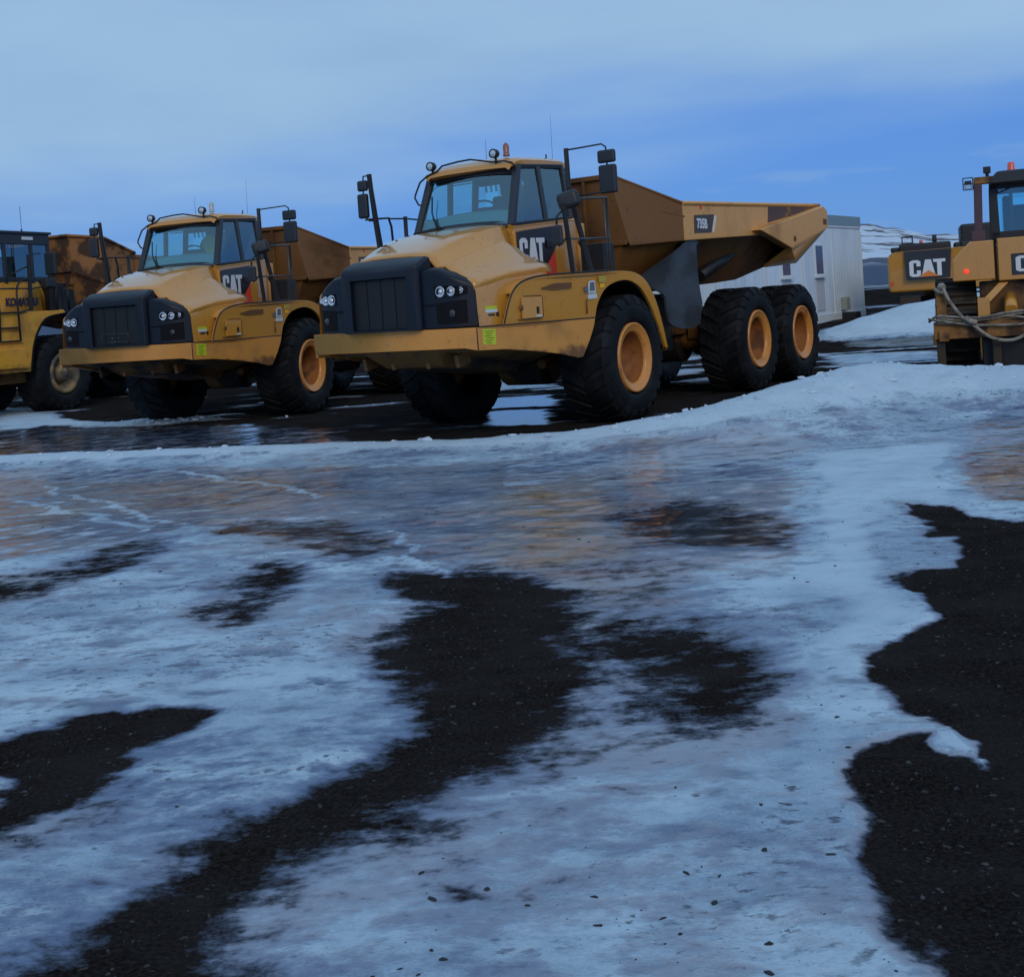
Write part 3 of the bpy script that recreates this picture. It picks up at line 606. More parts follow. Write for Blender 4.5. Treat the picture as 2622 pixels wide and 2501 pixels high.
def arc_pts(pts, n=6):
    """smooth a polyline (Chaikin)"""
    for _ in range(2):
        q = [pts[0]]
        for a, b_ in zip(pts[:-1], pts[1:]):
            a = np.array(a, float); b_ = np.array(b_, float); q += [tuple(a * .75 + b_ * .25), tuple(a * .25 + b_ * .75)]
        q.append(pts[-1]); pts = q
    return pts
def pane(mb, pts): return mb.add(pts, [list(range(len(pts)))])
def mirror_shell(name, parent, c, d, bev=.03, rz=0):
    mb = MB(); mb.box(c, d, rz=rz); o = mb.build(name, 'mirror', parent, bevel=bev, seg=3); return o

# ------------------------------------------------------------------ articulated dump truck
def pxx(y): return itp(abs(y), [.6, .9, 1.05, 1.23], [3.13, 3.085, 3.03, 2.89])
def dump_truck():
    T = thing('dump_truck', 'nearest black-nosed dump truck, orange beacon on its roof, parked behind the snow ridge', 'dump truck', group='black-nosed articulated dump trucks parked side by side')
    # --- nose
    nb = MB()
    Fx, Bx = 3.22, 2.8
    yo, zo0, zo1 = .56, 1.45, 2.17; yi, zi0, zi1 = .43, 1.475, 2.085
    # front frame ring round the grille opening
    O_ = [(Fx, -yo, zo0), (Fx, yo, zo0), (Fx, yo, zo1), (Fx, -yo, zo1)]; I_ = [(Fx, -yi, zi0), (Fx, yi, zi0), (Fx, yi, zi1), (Fx, -yi, zi1)]; D_ = [(Fx - .07, p[1], p[2]) for p in I_]
    S_ = [(Fx - .05, -.60, zo0), (Fx - .05, .60, zo0), (Fx - .05, .60, 2.19), (Fx - .05, -.60, 2.19)]
    K_ = [(Bx, -.62, zo0), (Bx, .62, zo0), (2.97, .62, 2.30), (2.97, -.62, 2.30)]
    v = O_ + I_ + D_ + S_ + K_
    # indices O 0-3 I 4-7 D 8-11 S 12-15 K 16-19
    f = [(0, 1, 5, 4), (1, 2, 6, 5), (2, 3, 7, 6), (3, 0, 4, 7), (4, 5, 9, 8), (5, 6, 10, 9), (6, 7, 11, 10), (7, 4, 8, 11), (8, 9, 10, 11),
         (0, 12, 13, 1), (1, 13, 14, 2), (3, 15, 12, 0), (12, 16, 17, 13), (13, 17, 18, 14), (15, 19, 16, 12)]
    nb.add(v, f)
    # top cap: front top edge, lip, back edge
    tp = [[(Fx, y, zo1) for y in (-yo, 0, yo)], [(Fx - .05, y * 1.04, 2.235) for y in (-yo, 0, yo)], [(Fx - .16, y * 1.02, 2.285 + (.01 if y == 0 else 0)) for y in (-yo, 0, yo)], [(2.97, y * .99, 2.32 + (.012 if y == 0 else 0)) for y in (-yo, 0, yo)]]
    nb.loft(tp)
    for s_ in (-1, 1):
        nb.add([(Fx, s_ * yo, zo1), (Fx - .05, s_ * yo * 1.04, 2.235), (Fx - .16, s_ * yo * 1.02, 2.285), (2.97, s_ * yo * .99, 2.32), (2.97, s_ * .62, 2.30), (Fx - .05, s_ * .60, 2.19)], [(0, 1, 5), (1, 2, 5), (2, 3, 4, 5)])
    nose = nb.build('nose', 'plastic', T, bevel=.022, seg=3)
    g = MB(); g.box((Fx - .066, 0, 1.78), (.012, .85, .60)); grille = g.build('grille', M['grille'], nose)
    g = MB()
    for y in (-.215, 0, .215): g.box((Fx - .058, y, 1.78), (.012, .008, .60))
    each(g, 'grille_bar', M['grille'], nose)
    # --- lamp panels with lamps
    for s_ in (1, -1):
        lp = MB(); TY = [.56, .70, .81, .92, 1.0, 1.08, 1.15, 1.195, 1.215, 1.225]; TZ = [2.165, 2.165, 2.15, 2.095, 2.055, 2.018, 1.985, 1.955, 1.92, 1.87]
        secs = []
        for y, z in zip(TY, TZ): secs.append([(2.74, s_ * y, 1.452), (pxx(y), s_ * y, 1.452), (pxx(y), s_ * y, z - .05), (pxx(y) - .012, s_ * y, z - .018), (pxx(y) - .045, s_ * y, z), (pxx(y) - .09, s_ * y, z + .008), (2.74, s_ * y, z + .012)])
        lp.loft(secs); nn_ = len(lp.v); lp.f.append([nn_ - 7 + k for k in range(7)]); lp.sm.append(False)
        P_ = lp.build('lamp_panel', 'plastic', T, bevel=.012, seg=2)
        b_ = MB(); b_.loft([[(pxx(y) + .005, s_ * y, 1.50), (pxx(y) + .005, s_ * y, 1.745 + (y - .78) * .08)] for y in (.78, .84, .90, .98, 1.05, 1.13)]); b_.loft([[(pxx(y) + .005, s_ * y, 1.715), (pxx(y) + .005, s_ * y, 1.738)] for y in (.63, .70, .78)]); b_.build('intake', 'void', P_)
        fg = MB(); fg.lathe([(.0, .045), (.012, .04), (.014, .0001)], axis='x', c=(pxx(.97) + .005, s_ * .97, 1.62), n=16); fg.build('fog_lamp', 'smokelamp', P_)
        HL = MB(); hp = [(.77, 1.815), (.9, 1.808), (1.05, 1.815), (1.14, 1.835), (1.14, 1.925), (1.05, 1.935), (.9, 1.95), (.77, 1.955)]
        HL.prism([(pxx(y) + .008, s_ * y, z) for y, z in hp], [(pxx(y) - .02, s_ * y, z) for y, z in hp]); hl = HL.build('headlight', 'void', P_)
        le = MB()
        for (yc, zc, r_) in ((.845, 1.880, .060), (.975, 1.878, .052), (1.08, 1.884, .032)):
            le.lathe([(.006, r_ + .006), (.012, r_), (.003, r_ * .8), (-.002, r_ * .45), (.010, r_ * .3), (.014, .0001)], axis='x', c=(pxx(yc) + .008, s_ * yc, zc), n=20)
            le.lathe([(.004, r_ * .5), (.02, r_ * .3), (.024, .0001)], axis='x', c=(pxx(yc) + .008, s_ * yc, zc), n=14)
        le.build('lens', 'lamp', hl)
        if s_ == -1: P_.parent = T
    # --- hood
    xs_ = [2.92, 2.80, 2.55, 2.30, 2.10, 1.85, 1.70, 1.58, 1.46]
    hd = MB(); secs = []
    for x in xs_:
        zt = itp(x, [1.38, 1.63, 2.1, 2.53, 2.8, 2.97], [2.725, 2.71, 2.625, 2.50, 2.385, 2.315]); a = itp(x, [1.38, 1.9, 2.97], [.74, .68, .555])
        zg = itp(x, [1.46, 1.6, 1.85, 2.36, 2.97], [2.30, 2.37, 2.45, 2.32, 2.15]); ys_o = itp(x, [1.46, 2.0, 2.9], [1.385, 1.37, 1.215]); zs = itp(x, [1.46, 1.63, 2.4, 2.9], [2.15, 2.15, 2.08, 1.975]); rb = itp(x, [1.38, 2.97], [.05, .0])
        pr = [(0, zt + .015), (a * .55, zt + .010), (a * .92, zt - .012), (a, zt - .035), (a + .10, zg + .035), (a + .135, zg + .005), (a + .175, zg + .02), (a + .25, zg + .025), (ys_o - .30, (zg * .52 + zs * .48) + .022), (ys_o - .14, zs + .045), (ys_o - .05, zs + .008), (ys_o - .012, zs - .03), (ys_o, zs - .09)]
        secs.append([(x, -y, z) for y, z in pr[::-1]] + [(x, y, z) for y, z in pr[1:]])
    hd.loft(secs, True)
    hood = hd.build('hood', 'yellow', T, auto=24)
    sm2 = hood.modifiers.new('solid', 'SOLIDIFY'); sm2.thickness = .03; sm2.offset = -1
    # raised hood panels and vent slot
    vt = MB(); vt.prism([(1.78, -.52, 2.700), (1.70, -.12, 2.722), (1.62, -.12, 2.732), (1.70, -.52, 2.712)], [(1.78, -.52, 2.68), (1.70, -.12, 2.70), (1.62, -.12, 2.71), (1.70, -.52, 2.69)]); vt.build('hood_vent', M['void'], hood)
    # hood sides below the lip
    for s_ in (1, -1):
        hs = MB(); sec = []
        for x in (2.92, 2.7, 2.4, 2.1, 1.8, 1.6):
            zs = itp(x, [1.46, 1.63, 2.4, 2.9], [2.15, 2.15, 2.08, 1.975]); yb = itp(x, [1.46, 2.0, 2.9], [1.385, 1.37, 1.215])
            sec.append([(x, s_ * (yb - .001), zs - .085), (x, s_ * (yb + .01), 1.85), (x, s_ * (yb + .02), 1.6), (x, s_ * (yb + .03), 1.45)])
        hs.loft(sec, True)
        
        hs.add([(1.58, s_ * 1.383, 2.065), (1.58, s_ * .8, 2.3), (1.58, s_ * .8, 2.0), (1.58, s_ * 1.383, 2.0)], [(0, 1, 2, 3)])
        q = hs.build('hood_side', 'yellow', T)
        if s_ == 1:
            def hy(x, z): return itp(x, [1.46, 2.0, 2.9], [1.385, 1.37, 1.215]) + itp(z, [1.45, 1.9], [.03, .008])
            def stick(nm, x0, x1, z0, z1, mt, e=.004):
                d = MB(); c_ = [(x0, z0), (x1, z0), (x1, z1), (x0, z1)]; d.prism([(x, hy(x, z) + e, z) for x, z in c_], [(x, hy(x, z) - .004, z) for x, z in c_]); d.build(nm, mt, q)
            stick('warning_sticker', 2.79, 2.60, 1.635, 1.675, 'hivis'); stick('warning_sticker', 2.79, 2.60, 1.60, 1.635, 'paper'); stick('small_print', 2.75, 2.65, 1.56, 1.585, 'decal'); stick('small_print', 2.62, 2.575, 1.55, 1.60, 'decal')
    # --- bumper
    bm_ = MB(); bm_.hexa([(3.12, -1.16, 1.215), (3.12, 1.16, 1.205), (2.8, 1.16, 1.205), (2.8, -1.16, 1.215)], [(3.13, -1.16, 1.468), (3.13, 1.16, 1.44), (2.8, 1.16, 1.44), (2.8, -1.16, 1.468)])
    bm_.hexa([(3.12, 1.16, 1.205), (3.01, 1.27, 1.17), (2.8, 1.22, 1.17), (2.8, 1.16, 1.205)], [(3.13, 1.16, 1.44), (3.02, 1.275, 1.435), (2.8, 1.22, 1.435), (2.8, 1.16, 1.44)])
    bm_.hexa([(3.12, -1.16, 1.215), (2.8, -1.16, 1.215), (2.8, -1.21, 1.18), (2.99, -1.21, 1.18)], [(3.13, -1.16, 1.468), (2.8, -1.16, 1.468), (2.8, -1.21, 1.46), (3.0, -1.215, 1.46)])
    B_ = bm_.build('bumper', 'bumper', T, bevel=.006)
    sm0 = MB(); sm0.tube([(3.022, 1.277, 1.43), (3.012, 1.272, 1.175)], .007, 5); sm0.build('seam', 'black', B_)
    # side skirts, fenders, deck
    YX = [-1.0, -.2, .95, 1.6, 2.2, 2.6, 3.0]; YY_ = [1.70, 1.72, 1.68, 1.61, 1.50, 1.39, 1.272]
    def yout(x): return itp(x, YX, YY_)
    for s_ in (1, -1):
        out_ = [(3.0, 1.435), (3.0, 1.17), (2.6, 1.155), (2.2, 1.105), (1.7, 1.03), (1.36, .955), (1.27, .965), (1.21, 1.04), (1.10, 1.18), (1.0, 1.34), (.965, 1.435), (1.6, 1.435), (2.2, 1.435), (2.6, 1.435)]
        sk = MB(); sk.prism([(x, s_ * yout(x), z) for x, z in out_], [(x, s_ * (yout(x) - .05), z) for x, z in out_])
        q = sk.build('side_skirt', 'bumper', T, bevel=.008)
        if s_ == 1:
            yy = yout(2.92) ; an = math.atan2(yout(3.0) - yout(2.84), -.16)
            d = MB(); d.prism([(x, yout(x) + .004, z) for x, z in ((2.93, 1.235), (2.75, 1.225), (2.75, 1.405), (2.93, 1.415))], [(x, yout(x) - .002, z) for x, z in ((2.93, 1.235), (2.75, 1.225), (2.75, 1.405), (2.93, 1.415))]); st = d.build('warning_sticker', 'hivis', q)
            d = MB()
            for k in range(6): d.prism([(x, yout(x) + .006, z) for x, z in ((2.91 - .02 * (k % 2), 1.39 - k * .027), (2.775 + .02 * (k % 3), 1.387 - k * .027), (2.775 + .02 * (k % 3), 1.378 - k * .027), (2.91 - .02 * (k % 2), 1.381 - k * .027))], [(x, yout(x) + .003, z) for x, z in ((2.91 - .02 * (k % 2), 1.39 - k * .027), (2.775 + .02 * (k % 3), 1.387 - k * .027), (2.775 + .02 * (k % 3), 1.378 - k * .027), (2.91 - .02 * (k % 2), 1.381 - k * .027))])
            d.build('small_print', 'hivis2', st)
        arch_in = arc_pts([(.965, 1.447), (.90, 1.62), (.68, 1.82), (.35, 1.90), (.05, 1.905), (-.25, 1.80), (-.50, 1.58), (-.70, 1.30), (-.90, .94)])
        top = arc_pts([(2.60, 1.447), (2.52, 1.68), (2.42, 1.86), (2.25, 1.955), (1.9, 2.0), (1.0, 2.015), (.3, 2.03), (-.1, 2.01), (-.42, 1.90), (-.66, 1.66), (-.83, 1.35), (-.98, .93)])
        outl = arch_in + top[::-1]
        fd = MB(); fd.prism([(x, s_ * yout(x), z) for x, z in outl], [(x, s_ * (yout(x) - .04), z) for x, z in outl])
        # top deck and curved mudguard running inward
        i0 = [(x, z) for x, z in top if x < 2.45]
        fd.strip([(x, s_ * (yout(x) - .02), z - .006) for x, z in i0], [(x, s_ * .86, z - .006) for x, z in i0], .025)
        q = fd.build('fender', 'yellow', T, bevel=.014, seg=2)
        ln = MB(); ln.strip([(x, s_ * (yout(x) - .05), z - .0) for x, z in arch_in], [(x, s_ * .80, z) for x, z in arch_in], .02); ln.build('wheel_arch_liner', 'void', q)
        sm_line = MB(); ol = [(x, z) for x, z in top if x > .5][:]
        sm_line.tube([(x + .012, s_ * (yout(x) + .0), z + .012) for x, z in ol] , .011, 6); sm_line.tube([(x, s_ * (yout(x) - .004), 1.441) for x in (2.99, 2.6, 2.2, 1.6, .97)], .009, 6); sm_line.build('seal', 'black', q)
        # recessed handle, hatch, stickers
        def plate(nm, pts, mt, par, out_d=.004, dd=.01):
            d = MB(); d.prism([(x, s_ * (yout(x) + out_d), z) for x, z in pts], [(x, s_ * (yout(x) + out_d - dd), z) for x, z in pts]); return d.build(nm, mt, par)
        hw_ = MB(); hp = [(1.40, 1.835), (2.00, 1.815), (2.00, 1.90), (1.39, 1.905)]
        plate('recessed_handle', [(1.42, 1.835), (1.74, 1.825), (1.98, 1.845), (1.98, 1.855), (1.74, 1.90), (1.42, 1.902)], M['rust2'], q, .002)
        hatch = plate('hatch', [(2.33, 1.50), (2.00, 1.505), (2.0, 1.75), (2.33, 1.755)], 'yellow', q, .010, .016)
        d = MB()
        for a_, b_ in (((1.985, 1.50), (1.985, 1.755)), ((2.0, 1.762), (2.28, 1.765)), ((2.02, 1.498), (2.4, 1.49))):
            d.tube([(a_[0], s_ * (yout(a_[0]) + .004), a_[1]), (b_[0], s_ * (yout(b_[0]) + .004), b_[1])], .007, 5)
        d.tube([(1.14, s_ * (yout(1.14) + .004), 1.50), (1.13, s_ * (yout(1.13) + .004), 1.68)], .010, 5); each(d, 'panel_gap', 'rust2', q)
        plate('latch', [(2.10, 1.55), (2.06, 1.55), (2.06, 1.63), (2.10, 1.63)], 'black', hatch, .014); plate('latch', [(2.11, 1.51), (2.02, 1.51), (2.02, 1.53), (2.11, 1.53)], 'paper', hatch, .014)
        d = MB(); d.lathe([(0, .034), (.012, .03), (.012, .0001)], c=(2.34, s_ * (yout(2.34) + .004), 1.63), n=16); d.build('lock', 'rust2', hatch)
        if s_ == 1:
            st = plate('instruction_label', [(1.19, 1.76), (1.08, 1.76), (1.07, 1.88), (1.04, 1.91), (.93, 1.915), (.92, 1.76), (.93, 1.755)], 'paper', q); plate('small_print', [(1.055, 1.78), (.945, 1.785), (.95, 1.895), (1.04, 1.89)], M['dimprint'], st, .006); plate('small_print', [(1.16, 1.775), (1.09, 1.775), (1.09, 1.84), (1.16, 1.84)], M['dimprint'], st, .006)
            plate('instruction_label', [(1.09, 1.68), (.90, 1.685), (.90, 1.745), (1.09, 1.745)], 'paper', q)
            plate('square_sticker', [(.80, 1.815), (.70, 1.818), (.70, 1.875), (.80, 1.872)], 'amber', q); plate('faded_sticker', [(.82, 1.885), (.66, 1.888), (.66, 1.965), (.82, 1.962)], M['limefade'], q)
    # --- belly below bumper
    be = MB(); be.hexa([(2.95, -.95, 1.20), (2.95, .95, 1.20), (1.3, .85, .92), (1.3, -.85, .92)], [(3.05, -1.1, 1.25), (3.05, 1.12, 1.22), (1.2, 1.35, 1.10), (1.2, -1.35, 1.10)])
    be.hexa([(2.6, -.45, .98), (2.6, .45, .98), (1.0, .45, .78), (1.0, -.45, .78)], [(2.9, -.6, 1.2), (2.9, .6, 1.2), (1.0, .6, 1.1), (1.0, -.6, 1.1)])
    for y in (-.75, -.3, .25, .7): be.box((2.55, y, 1.06), (.25, .06, .16), ry=.2)
    bp_ = be.build('belly_plate', 'chassis', T, bevel=.01)
    for (x, y, z) in ((2.92, -.8, 1.17), (2.9, -.2, 1.165), (2.9, .35, 1.165), (2.88, .9, 1.16), (2.3, .3, 1.05), (2.2, 1.05, 1.10)):
        d = MB(); d.lathe([(0, .022), (-.012, .02), (-.014, .0001)], axis='z', c=(x, y, z), n=10); d.build('bolt', 'galv', bp_)
    # --- chassis
    ch = MB(); ch.box((-.1, 0, 1.25), (4.4, .9, .55)); ch.tube([(0, -1.0, .87), (0, 1.0, .87)], .16, 12); ch.tube([(0, -.35, .87), (0, .35, .87)], .34, 14)
    ch.box((-1.45, 0, 1.15), (.9, .75, .75)); ch.tube([(-1.6, 0, .7), (-1.6, 0, 1.6)], .2, 12)
    ch.box((-4.2, 0, 1.22), (5.0, .9, .42)); ch.box((-2.3, .5, 1.05), (1.5, .5, .5)); ch.box((-2.3, -.5, 1.05), (1.5, .5, .5))
    for x in (-4.29, -6.25): ch.tube([(x, -1.0, .87), (x, 1.0, .87)], .17, 12); ch.tube([(x, -.35, .87), (x, .35, .87)], .33, 14)
    for s_ in (1, -1): ch.box((-5.27, s_ * .62, 1.05), (2.4, .2, .26)); ch.tube([(.55, s_ * .55, .85), (-1.3, s_ * .35, 1.0)], .07, 8); ch.tube([(-.1, s_ * .78, .95), (-.15, s_ * .74, 1.6)], .08, 10)
    ch.build('chassis', 'chassis', T, bevel=.01)
    st = MB()
    for s_ in (1, -1): st.tube([(-1.0, s_ * .62, 1.1), (-2.4, s_ * .55, 1.15)], .08, 10)
    st.build('steering_cylinder', 'black', T)
    # --- wheels
    for s_ in (1, -1):
        wheel(T, 0, s_ * 1.34, .865, s_); wheel(T, -4.29, s_ * 1.34, .865, s_); wheel(T, -6.25, s_ * 1.34, .865, s_)
    # --- cab
    cb = MB()
    lo_ = [(1.42, -.86, 1.9), (1.42, .86, 1.9), (-.05, .86, 1.9), (-.05, -.86, 1.9)]; up_ = [(1.44, -.84, 2.66), (1.44, .84, 2.66), (-.08, .86, 2.79), (-.08, -.86, 2.79)]
    cb.hexa(lo_, up_)
    cab = cb.build('cab', 'yellow', T, bevel=.02)
    bx = MB(); bx.box((-.28, 0, 2.25), (.42, 1.5, 1.0)); bx.box((-.3, .72, 2.3), (.2, .2, .9)); bx.build('engine_intake_box', 'bodyyel', T, bevel=.02)
    sl = MB(); sl.prism([(1.455, .845, 2.655), (1.455, .76, 2.70), (-.08, .78, 2.84), (-.08, .865, 2.785)], [(1.44, .80, 2.60), (1.40, .70, 2.60), (-.06, .70, 2.70), (-.06, .80, 2.70)]); sl.both(); sl.build('window_sill', 'yellow', cab)
    # glasshouse frame
    Wb = [(1.385, .755, 2.71), (1.41, 0, 2.735)]; Wt = [(1.06, .665, 3.465), (1.10, 0, 3.50)]
    fr = MB()
    def bar(a, b_, w1, w2, mb): # flat-sided pillar
        a = Vector(a); b_ = Vector(b_); d = (b_ - a).normalized(); X_ = Vector((1, 0, 0)); sx_ = (X_ - d * X_.dot(d)).normalized(); sy_ = d.cross(sx_)
        mb.hexa([a + sx_ * p * w1 / 2 + sy_ * q_ * w2 / 2 for p, q_ in ((-1, -1), (1, -1), (1, 1), (-1, 1))], [b_ + sx_ * p * w1 / 2 + sy_ * q_ * w2 / 2 for p, q_ in ((-1, -1), (1, -1), (1, 1), (-1, 1))])
    for s_ in (1, -1):
        bar((1.37, s_ * .765, 2.69), (1.055, s_ * .70, 3.49), .09, .085, fr)
        bar((.585, s_ * .79, 2.78), (.60, s_ * .72, 3.50), .085, .05, fr)
        bar((-.02, s_ * .80, 2.80), (-.02, s_ * .72, 3.52), .08, .07, fr)
        bar((1.36, s_ * .785, 2.70), (-.02, s_ * .80, 2.81), .06, .05, fr); bar((1.08, s_ * .715, 3.475), (-.03, s_ * .725, 3.53), .06, .05, fr)
    fr.loft([[(1.385, y, z) for y, z in ((-.77, 2.68), (-.77, 2.74))]] + [[(1.385 + .03 * (1 - (y / .77) ** 2), y, 2.68 + .03 * (1 - (y / .77) ** 2)), (1.365 + .03 * (1 - (y / .77) ** 2), y, 2.755 + .03 * (1 - (y / .77) ** 2))] for y in (-.5, -.25, 0, .25, .5)] + [[(1.385, .77, 2.68), (1.36, .77, 2.74)]])
    fr.loft([[(1.115 + .035 * (1 - (y / .72) ** 2), y, 3.38 + .03 * (1 - (y / .72) ** 2)), (1.06 + .035 * (1 - (y / .72) ** 2), y, 3.50 + .035 * (1 - (y / .72) ** 2))] for y in (-.70, -.45, -.2, 0, .2, .45, .70)])
    fr.box((-.03, 0, 3.50), (.05, 1.45, .06)); fr.box((-.04, 0, 2.82), (.05, 1.6, .08))
    fr.build('window_frame', 'pillar', cab, bevel=.008)
    wg = MB(); wg.loft([[(1.375 + .03 * (1 - (y / .75) ** 2), y, 2.72 + .03 * (1 - (y / .75) ** 2)), (1.068 + .035 * (1 - (y / .75) ** 2), y * .90, 3.46 + .035 * (1 - (y / .75) ** 2))] for y in (-.745, -.5, -.25, 0, .25, .5, .745)], True); wg.build('windscreen', 'glass', cab, recalc=False)
    for s_ in (1, -1):
        pane(MB(), [(1.345, s_ * .785, 2.72), (.60, s_ * .795, 2.78), (.62, s_ * .725, 3.47), (1.09, s_ * .712, 3.45)]).build('side_window', 'sideglass', cab, recalc=False)
        pane(MB(), [(.56, s_ * .795, 2.78), (0.0, s_ * .805, 2.82), (0.0, s_ * .73, 3.48), (.58, s_ * .725, 3.47)]).build('side_window', 'sideglass', cab, recalc=False)
    pane(MB(), [(-.035, -.74, 2.86), (-.035, .74, 2.86), (-.035, .68, 3.47), (-.035, -.68, 3.47)]).build('rear_window', 'sideglass', cab, recalc=False)
    # roof
    rf = MB(); RS = []
    for (x, zz, hw_, dz) in ((1.20, 3.475, .66, .0), (1.185, 3.53, .70, .01), (1.10, 3.585, .715, .02), (.95, 3.615, .72, .025), (.5, 3.635, .735, .025), (.0, 3.645, .735, .025), (-.12, 3.625, .73, .02), (-.19, 3.56, .72, .01), (-.20, 3.50, .71, 0)):
        RS.append([(x - .04, -hw_, 3.47 if x > 1 else 3.50), (x, -hw_ - .005, zz - .05), (x, -hw_ + .05, zz - .012), (x, -hw_ * .5, zz + dz * .8), (x, 0, zz + dz), (x, hw_ * .5, zz + dz * .8), (x, hw_ - .05, zz - .012), (x, hw_ + .005, zz - .05), (x - .04, hw_, 3.47 if x > 1 else 3.50)])
    rf.loft(RS, True); n = len(RS[0]); tot = len(rf.v); rf.f.append(list(range(n))); rf.sm.append(False); rf.f.append(list(range(tot - n, tot))); rf.sm.append(False)
    rf.add([(1.16, -.66, 3.468), (1.16, .66, 3.468), (-.22, .71, 3.49), (-.22, -.71, 3.49)], [(0, 1, 2, 3)])
    roof = rf.build('roof', 'yellow', cab, auto=38)
    rl = MB(); rl.tube([(1.10, .74, 3.30), (1.13, .73, 3.46), (1.17, .70, 3.52), (1.20, .60, 3.55), (1.20, .42, 3.555), (1.18, .22, 3.60), (1.18, .05, 3.635), (1.18, -.15, 3.63), (1.18, -.42, 3.605), (1.19, -.50, 3.54), (1.20, -.66, 3.50), (1.22, -.78, 3.42), (1.23, -.86, 3.27), (1.24, -.87, 3.22), (1.26, -.80, 3.12), (1.25, -.74, 3.10)], .013, 6); rl.build('roof_rail', 'black', cab)
    for yy, zz in ((.46, 3.66), (-.58, 3.615)):
        w_ = MB(); w_.lathe([(-.07, .0001), (-.07, .035), (-.03, .058), (.045, .062), (.05, .05)], axis='x', c=(1.20, yy, zz), n=20); w_.tube([(1.18, yy, zz - .04), (1.17, yy, zz - .15)], .018, 6); wl = w_.build('work_lamp', 'black', cab)
        l_ = MB(); l_.lathe([(.04, .0505), (.052, .03), (.055, .0001)], axis='x', c=(1.20, yy, zz), n=16); l_.build('lens', 'lamp', wl)
    bc = MB(); bc.lathe([(-.10, .045), (-.07, .048), (-.06, .040), (.01, .044), (.05, .038), (.075, .02), (.08, .0001)], axis='z', c=(.98, .50, 3.735), n=20); bc.build('beacon', 'beacon_o', cab)
    an = MB(); an.tube([(.75, .02, 3.64), (.70, -.01, 3.95)], [.004, .002], 5); an.tube([(.15, .60, 3.62), (.15, .60, 3.70)], .012, 6); an.tube([(.02, .62, 3.62), (.0, .62, 4.25)], [.003, .0015], 5); each(an, 'antenna', 'black', cab)
    # rear guard slats behind the rear window
    gs = MB()
    for k in range(15): gs.box((-.10, -.60 + k * .086, 3.36), (.02, .03, .09), rx=.1)
    gs.build('window_guard', M['slat'], cab)
    # wiper, sun visor
    wp = MB(); wp.tube([(1.43, -.38, 2.73), (1.34, -.52, 2.98), (1.26, -.56, 3.2)], .011, 5); wp.tube([(1.42, -.35, 2.74), (1.35, -.50, 2.90)], .014, 5); wp.build('wiper', 'black', cab)
    vs_ = MB(); vs_.hexa([(1.10, -.60, 3.36), (1.10, .60, 3.36), (1.06, .60, 3.36), (1.06, -.60, 3.36)], [(1.06, -.62, 3.46), (1.06, .62, 3.46), (1.02, .62, 3.46), (1.02, -.62, 3.46)]); vs_.tube([(1.12, -.30, 3.33), (1.13, 0, 3.33), (1.14, .3, 3.36)], .008, 5); vs_.build('sun_visor', 'seat', cab)
    # interior
    it = MB(); it.loft([[(1.30, y * .8, 2.72) for y in (-1, -.5, 0, .5, 1)], [(1.27, y * .74, 2.86 + .05 * (1 - y * y)) for y in (-1, -.5, 0, .5, 1)], [(1.05, y * .70, 2.92 + .04 * (1 - y * y)) for y in (-1, -.5, 0, .5, 1)], [(.92, y * .66, 2.84) for y in (-1, -.5, 0, .5, 1)], [(.9, y * .66, 2.6) for y in (-1, -.5, 0, .5, 1)]], True); it.build('dashboard', 'dash', cab)
    sw = MB(); ring = [(.90 + .19 * math.cos(a_) * .45, .05 + .19 * math.sin(a_), 3.0 + .19 * math.cos(a_) * .5) for a_ in np.linspace(0, 2 * math.pi, 25)[:-1]]; sw.tube(ring, .016, 6, closed=True); sw.tube([(.98, .05, 2.85), (.90, .05, 3.0)], .03, 6); sw.tube([(.9, -.13, 3.0), (.9, .23, 3.0)], .012, 6); sw.build('steering_wheel', 'seat', cab)
    se = MB(); se.box((.30, .05, 2.85), (.16, .54, .70), ry=-.08); se.box((.26, .05, 3.30), (.12, .30, .22), ry=-.08); se.box((.48, .05, 2.60), (.5, .54, .14)); se.build('seat', 'seat', cab, bevel=.05, seg=3)
    bh = MB(); bh.box((-.01, 0, 2.95), (.03, 1.45, .30)); bh.box((0.0, .42, 3.12), (.05, .60, .66)); bh.box((.30, .62, 3.0), (.3, .06, .5)); bh.box((0, .05, 3.45), (.06, 1.4, .1)); bh.build('rear_bulkhead', 'seat', cab)
    # decal on the cab side: black field, letters, triangles
    for s_ in (1, -1):
        yy = .868
        Fp = [(1.405, 2.055), (1.405, 2.60), (1.30, 2.615), (.47, 2.695), (.485, 2.41), (.86, 2.055)]
        d = MB(); d.prism([(x, s_ * yy, z) for x, z in Fp], [(x, s_ * (yy - .02), z) for x, z in Fp]); fld = d.build('side_decal', 'decal', cab)
        Tp = [(.845, 2.055), (.515, 2.375), (.505, 2.055)]; d = MB(); d.prism([(x, s_ * (yy + .003), z) for x, z in Tp], [(x, s_ * (yy - .004), z) for x, z in Tp]); d.build('red_triangle', 'red', fld)
        if s_ == 1:
            block_word('lettering', lambda u, v_: (1.375 - .61 * u, .871, 2.165 + .355 * v_ + .012 * u), 'white', fld, Vector((0, -.004, 0)), GL_C + GL_A + GL_T)
            d = MB(); tri = [(.22, -.06), (.82, -.06), (.52, .34)]; d.prism([(1.375 - .61 * u, .874, 2.165 + .355 * v_) for u, v_ in tri], [(1.375 - .61 * u, .870, 2.165 + .355 * v_) for u, v_ in tri]); d.build('orange_triangle', 'orange', fld)
    hdl = MB(); hdl.box((.66, .885, 2.45), (.16, .03, .10)); hdl.build('door_handle', 'black', cab, bevel=.01)
    # --- mirrors, rails, ladder (left = +y)
    ml = MB()
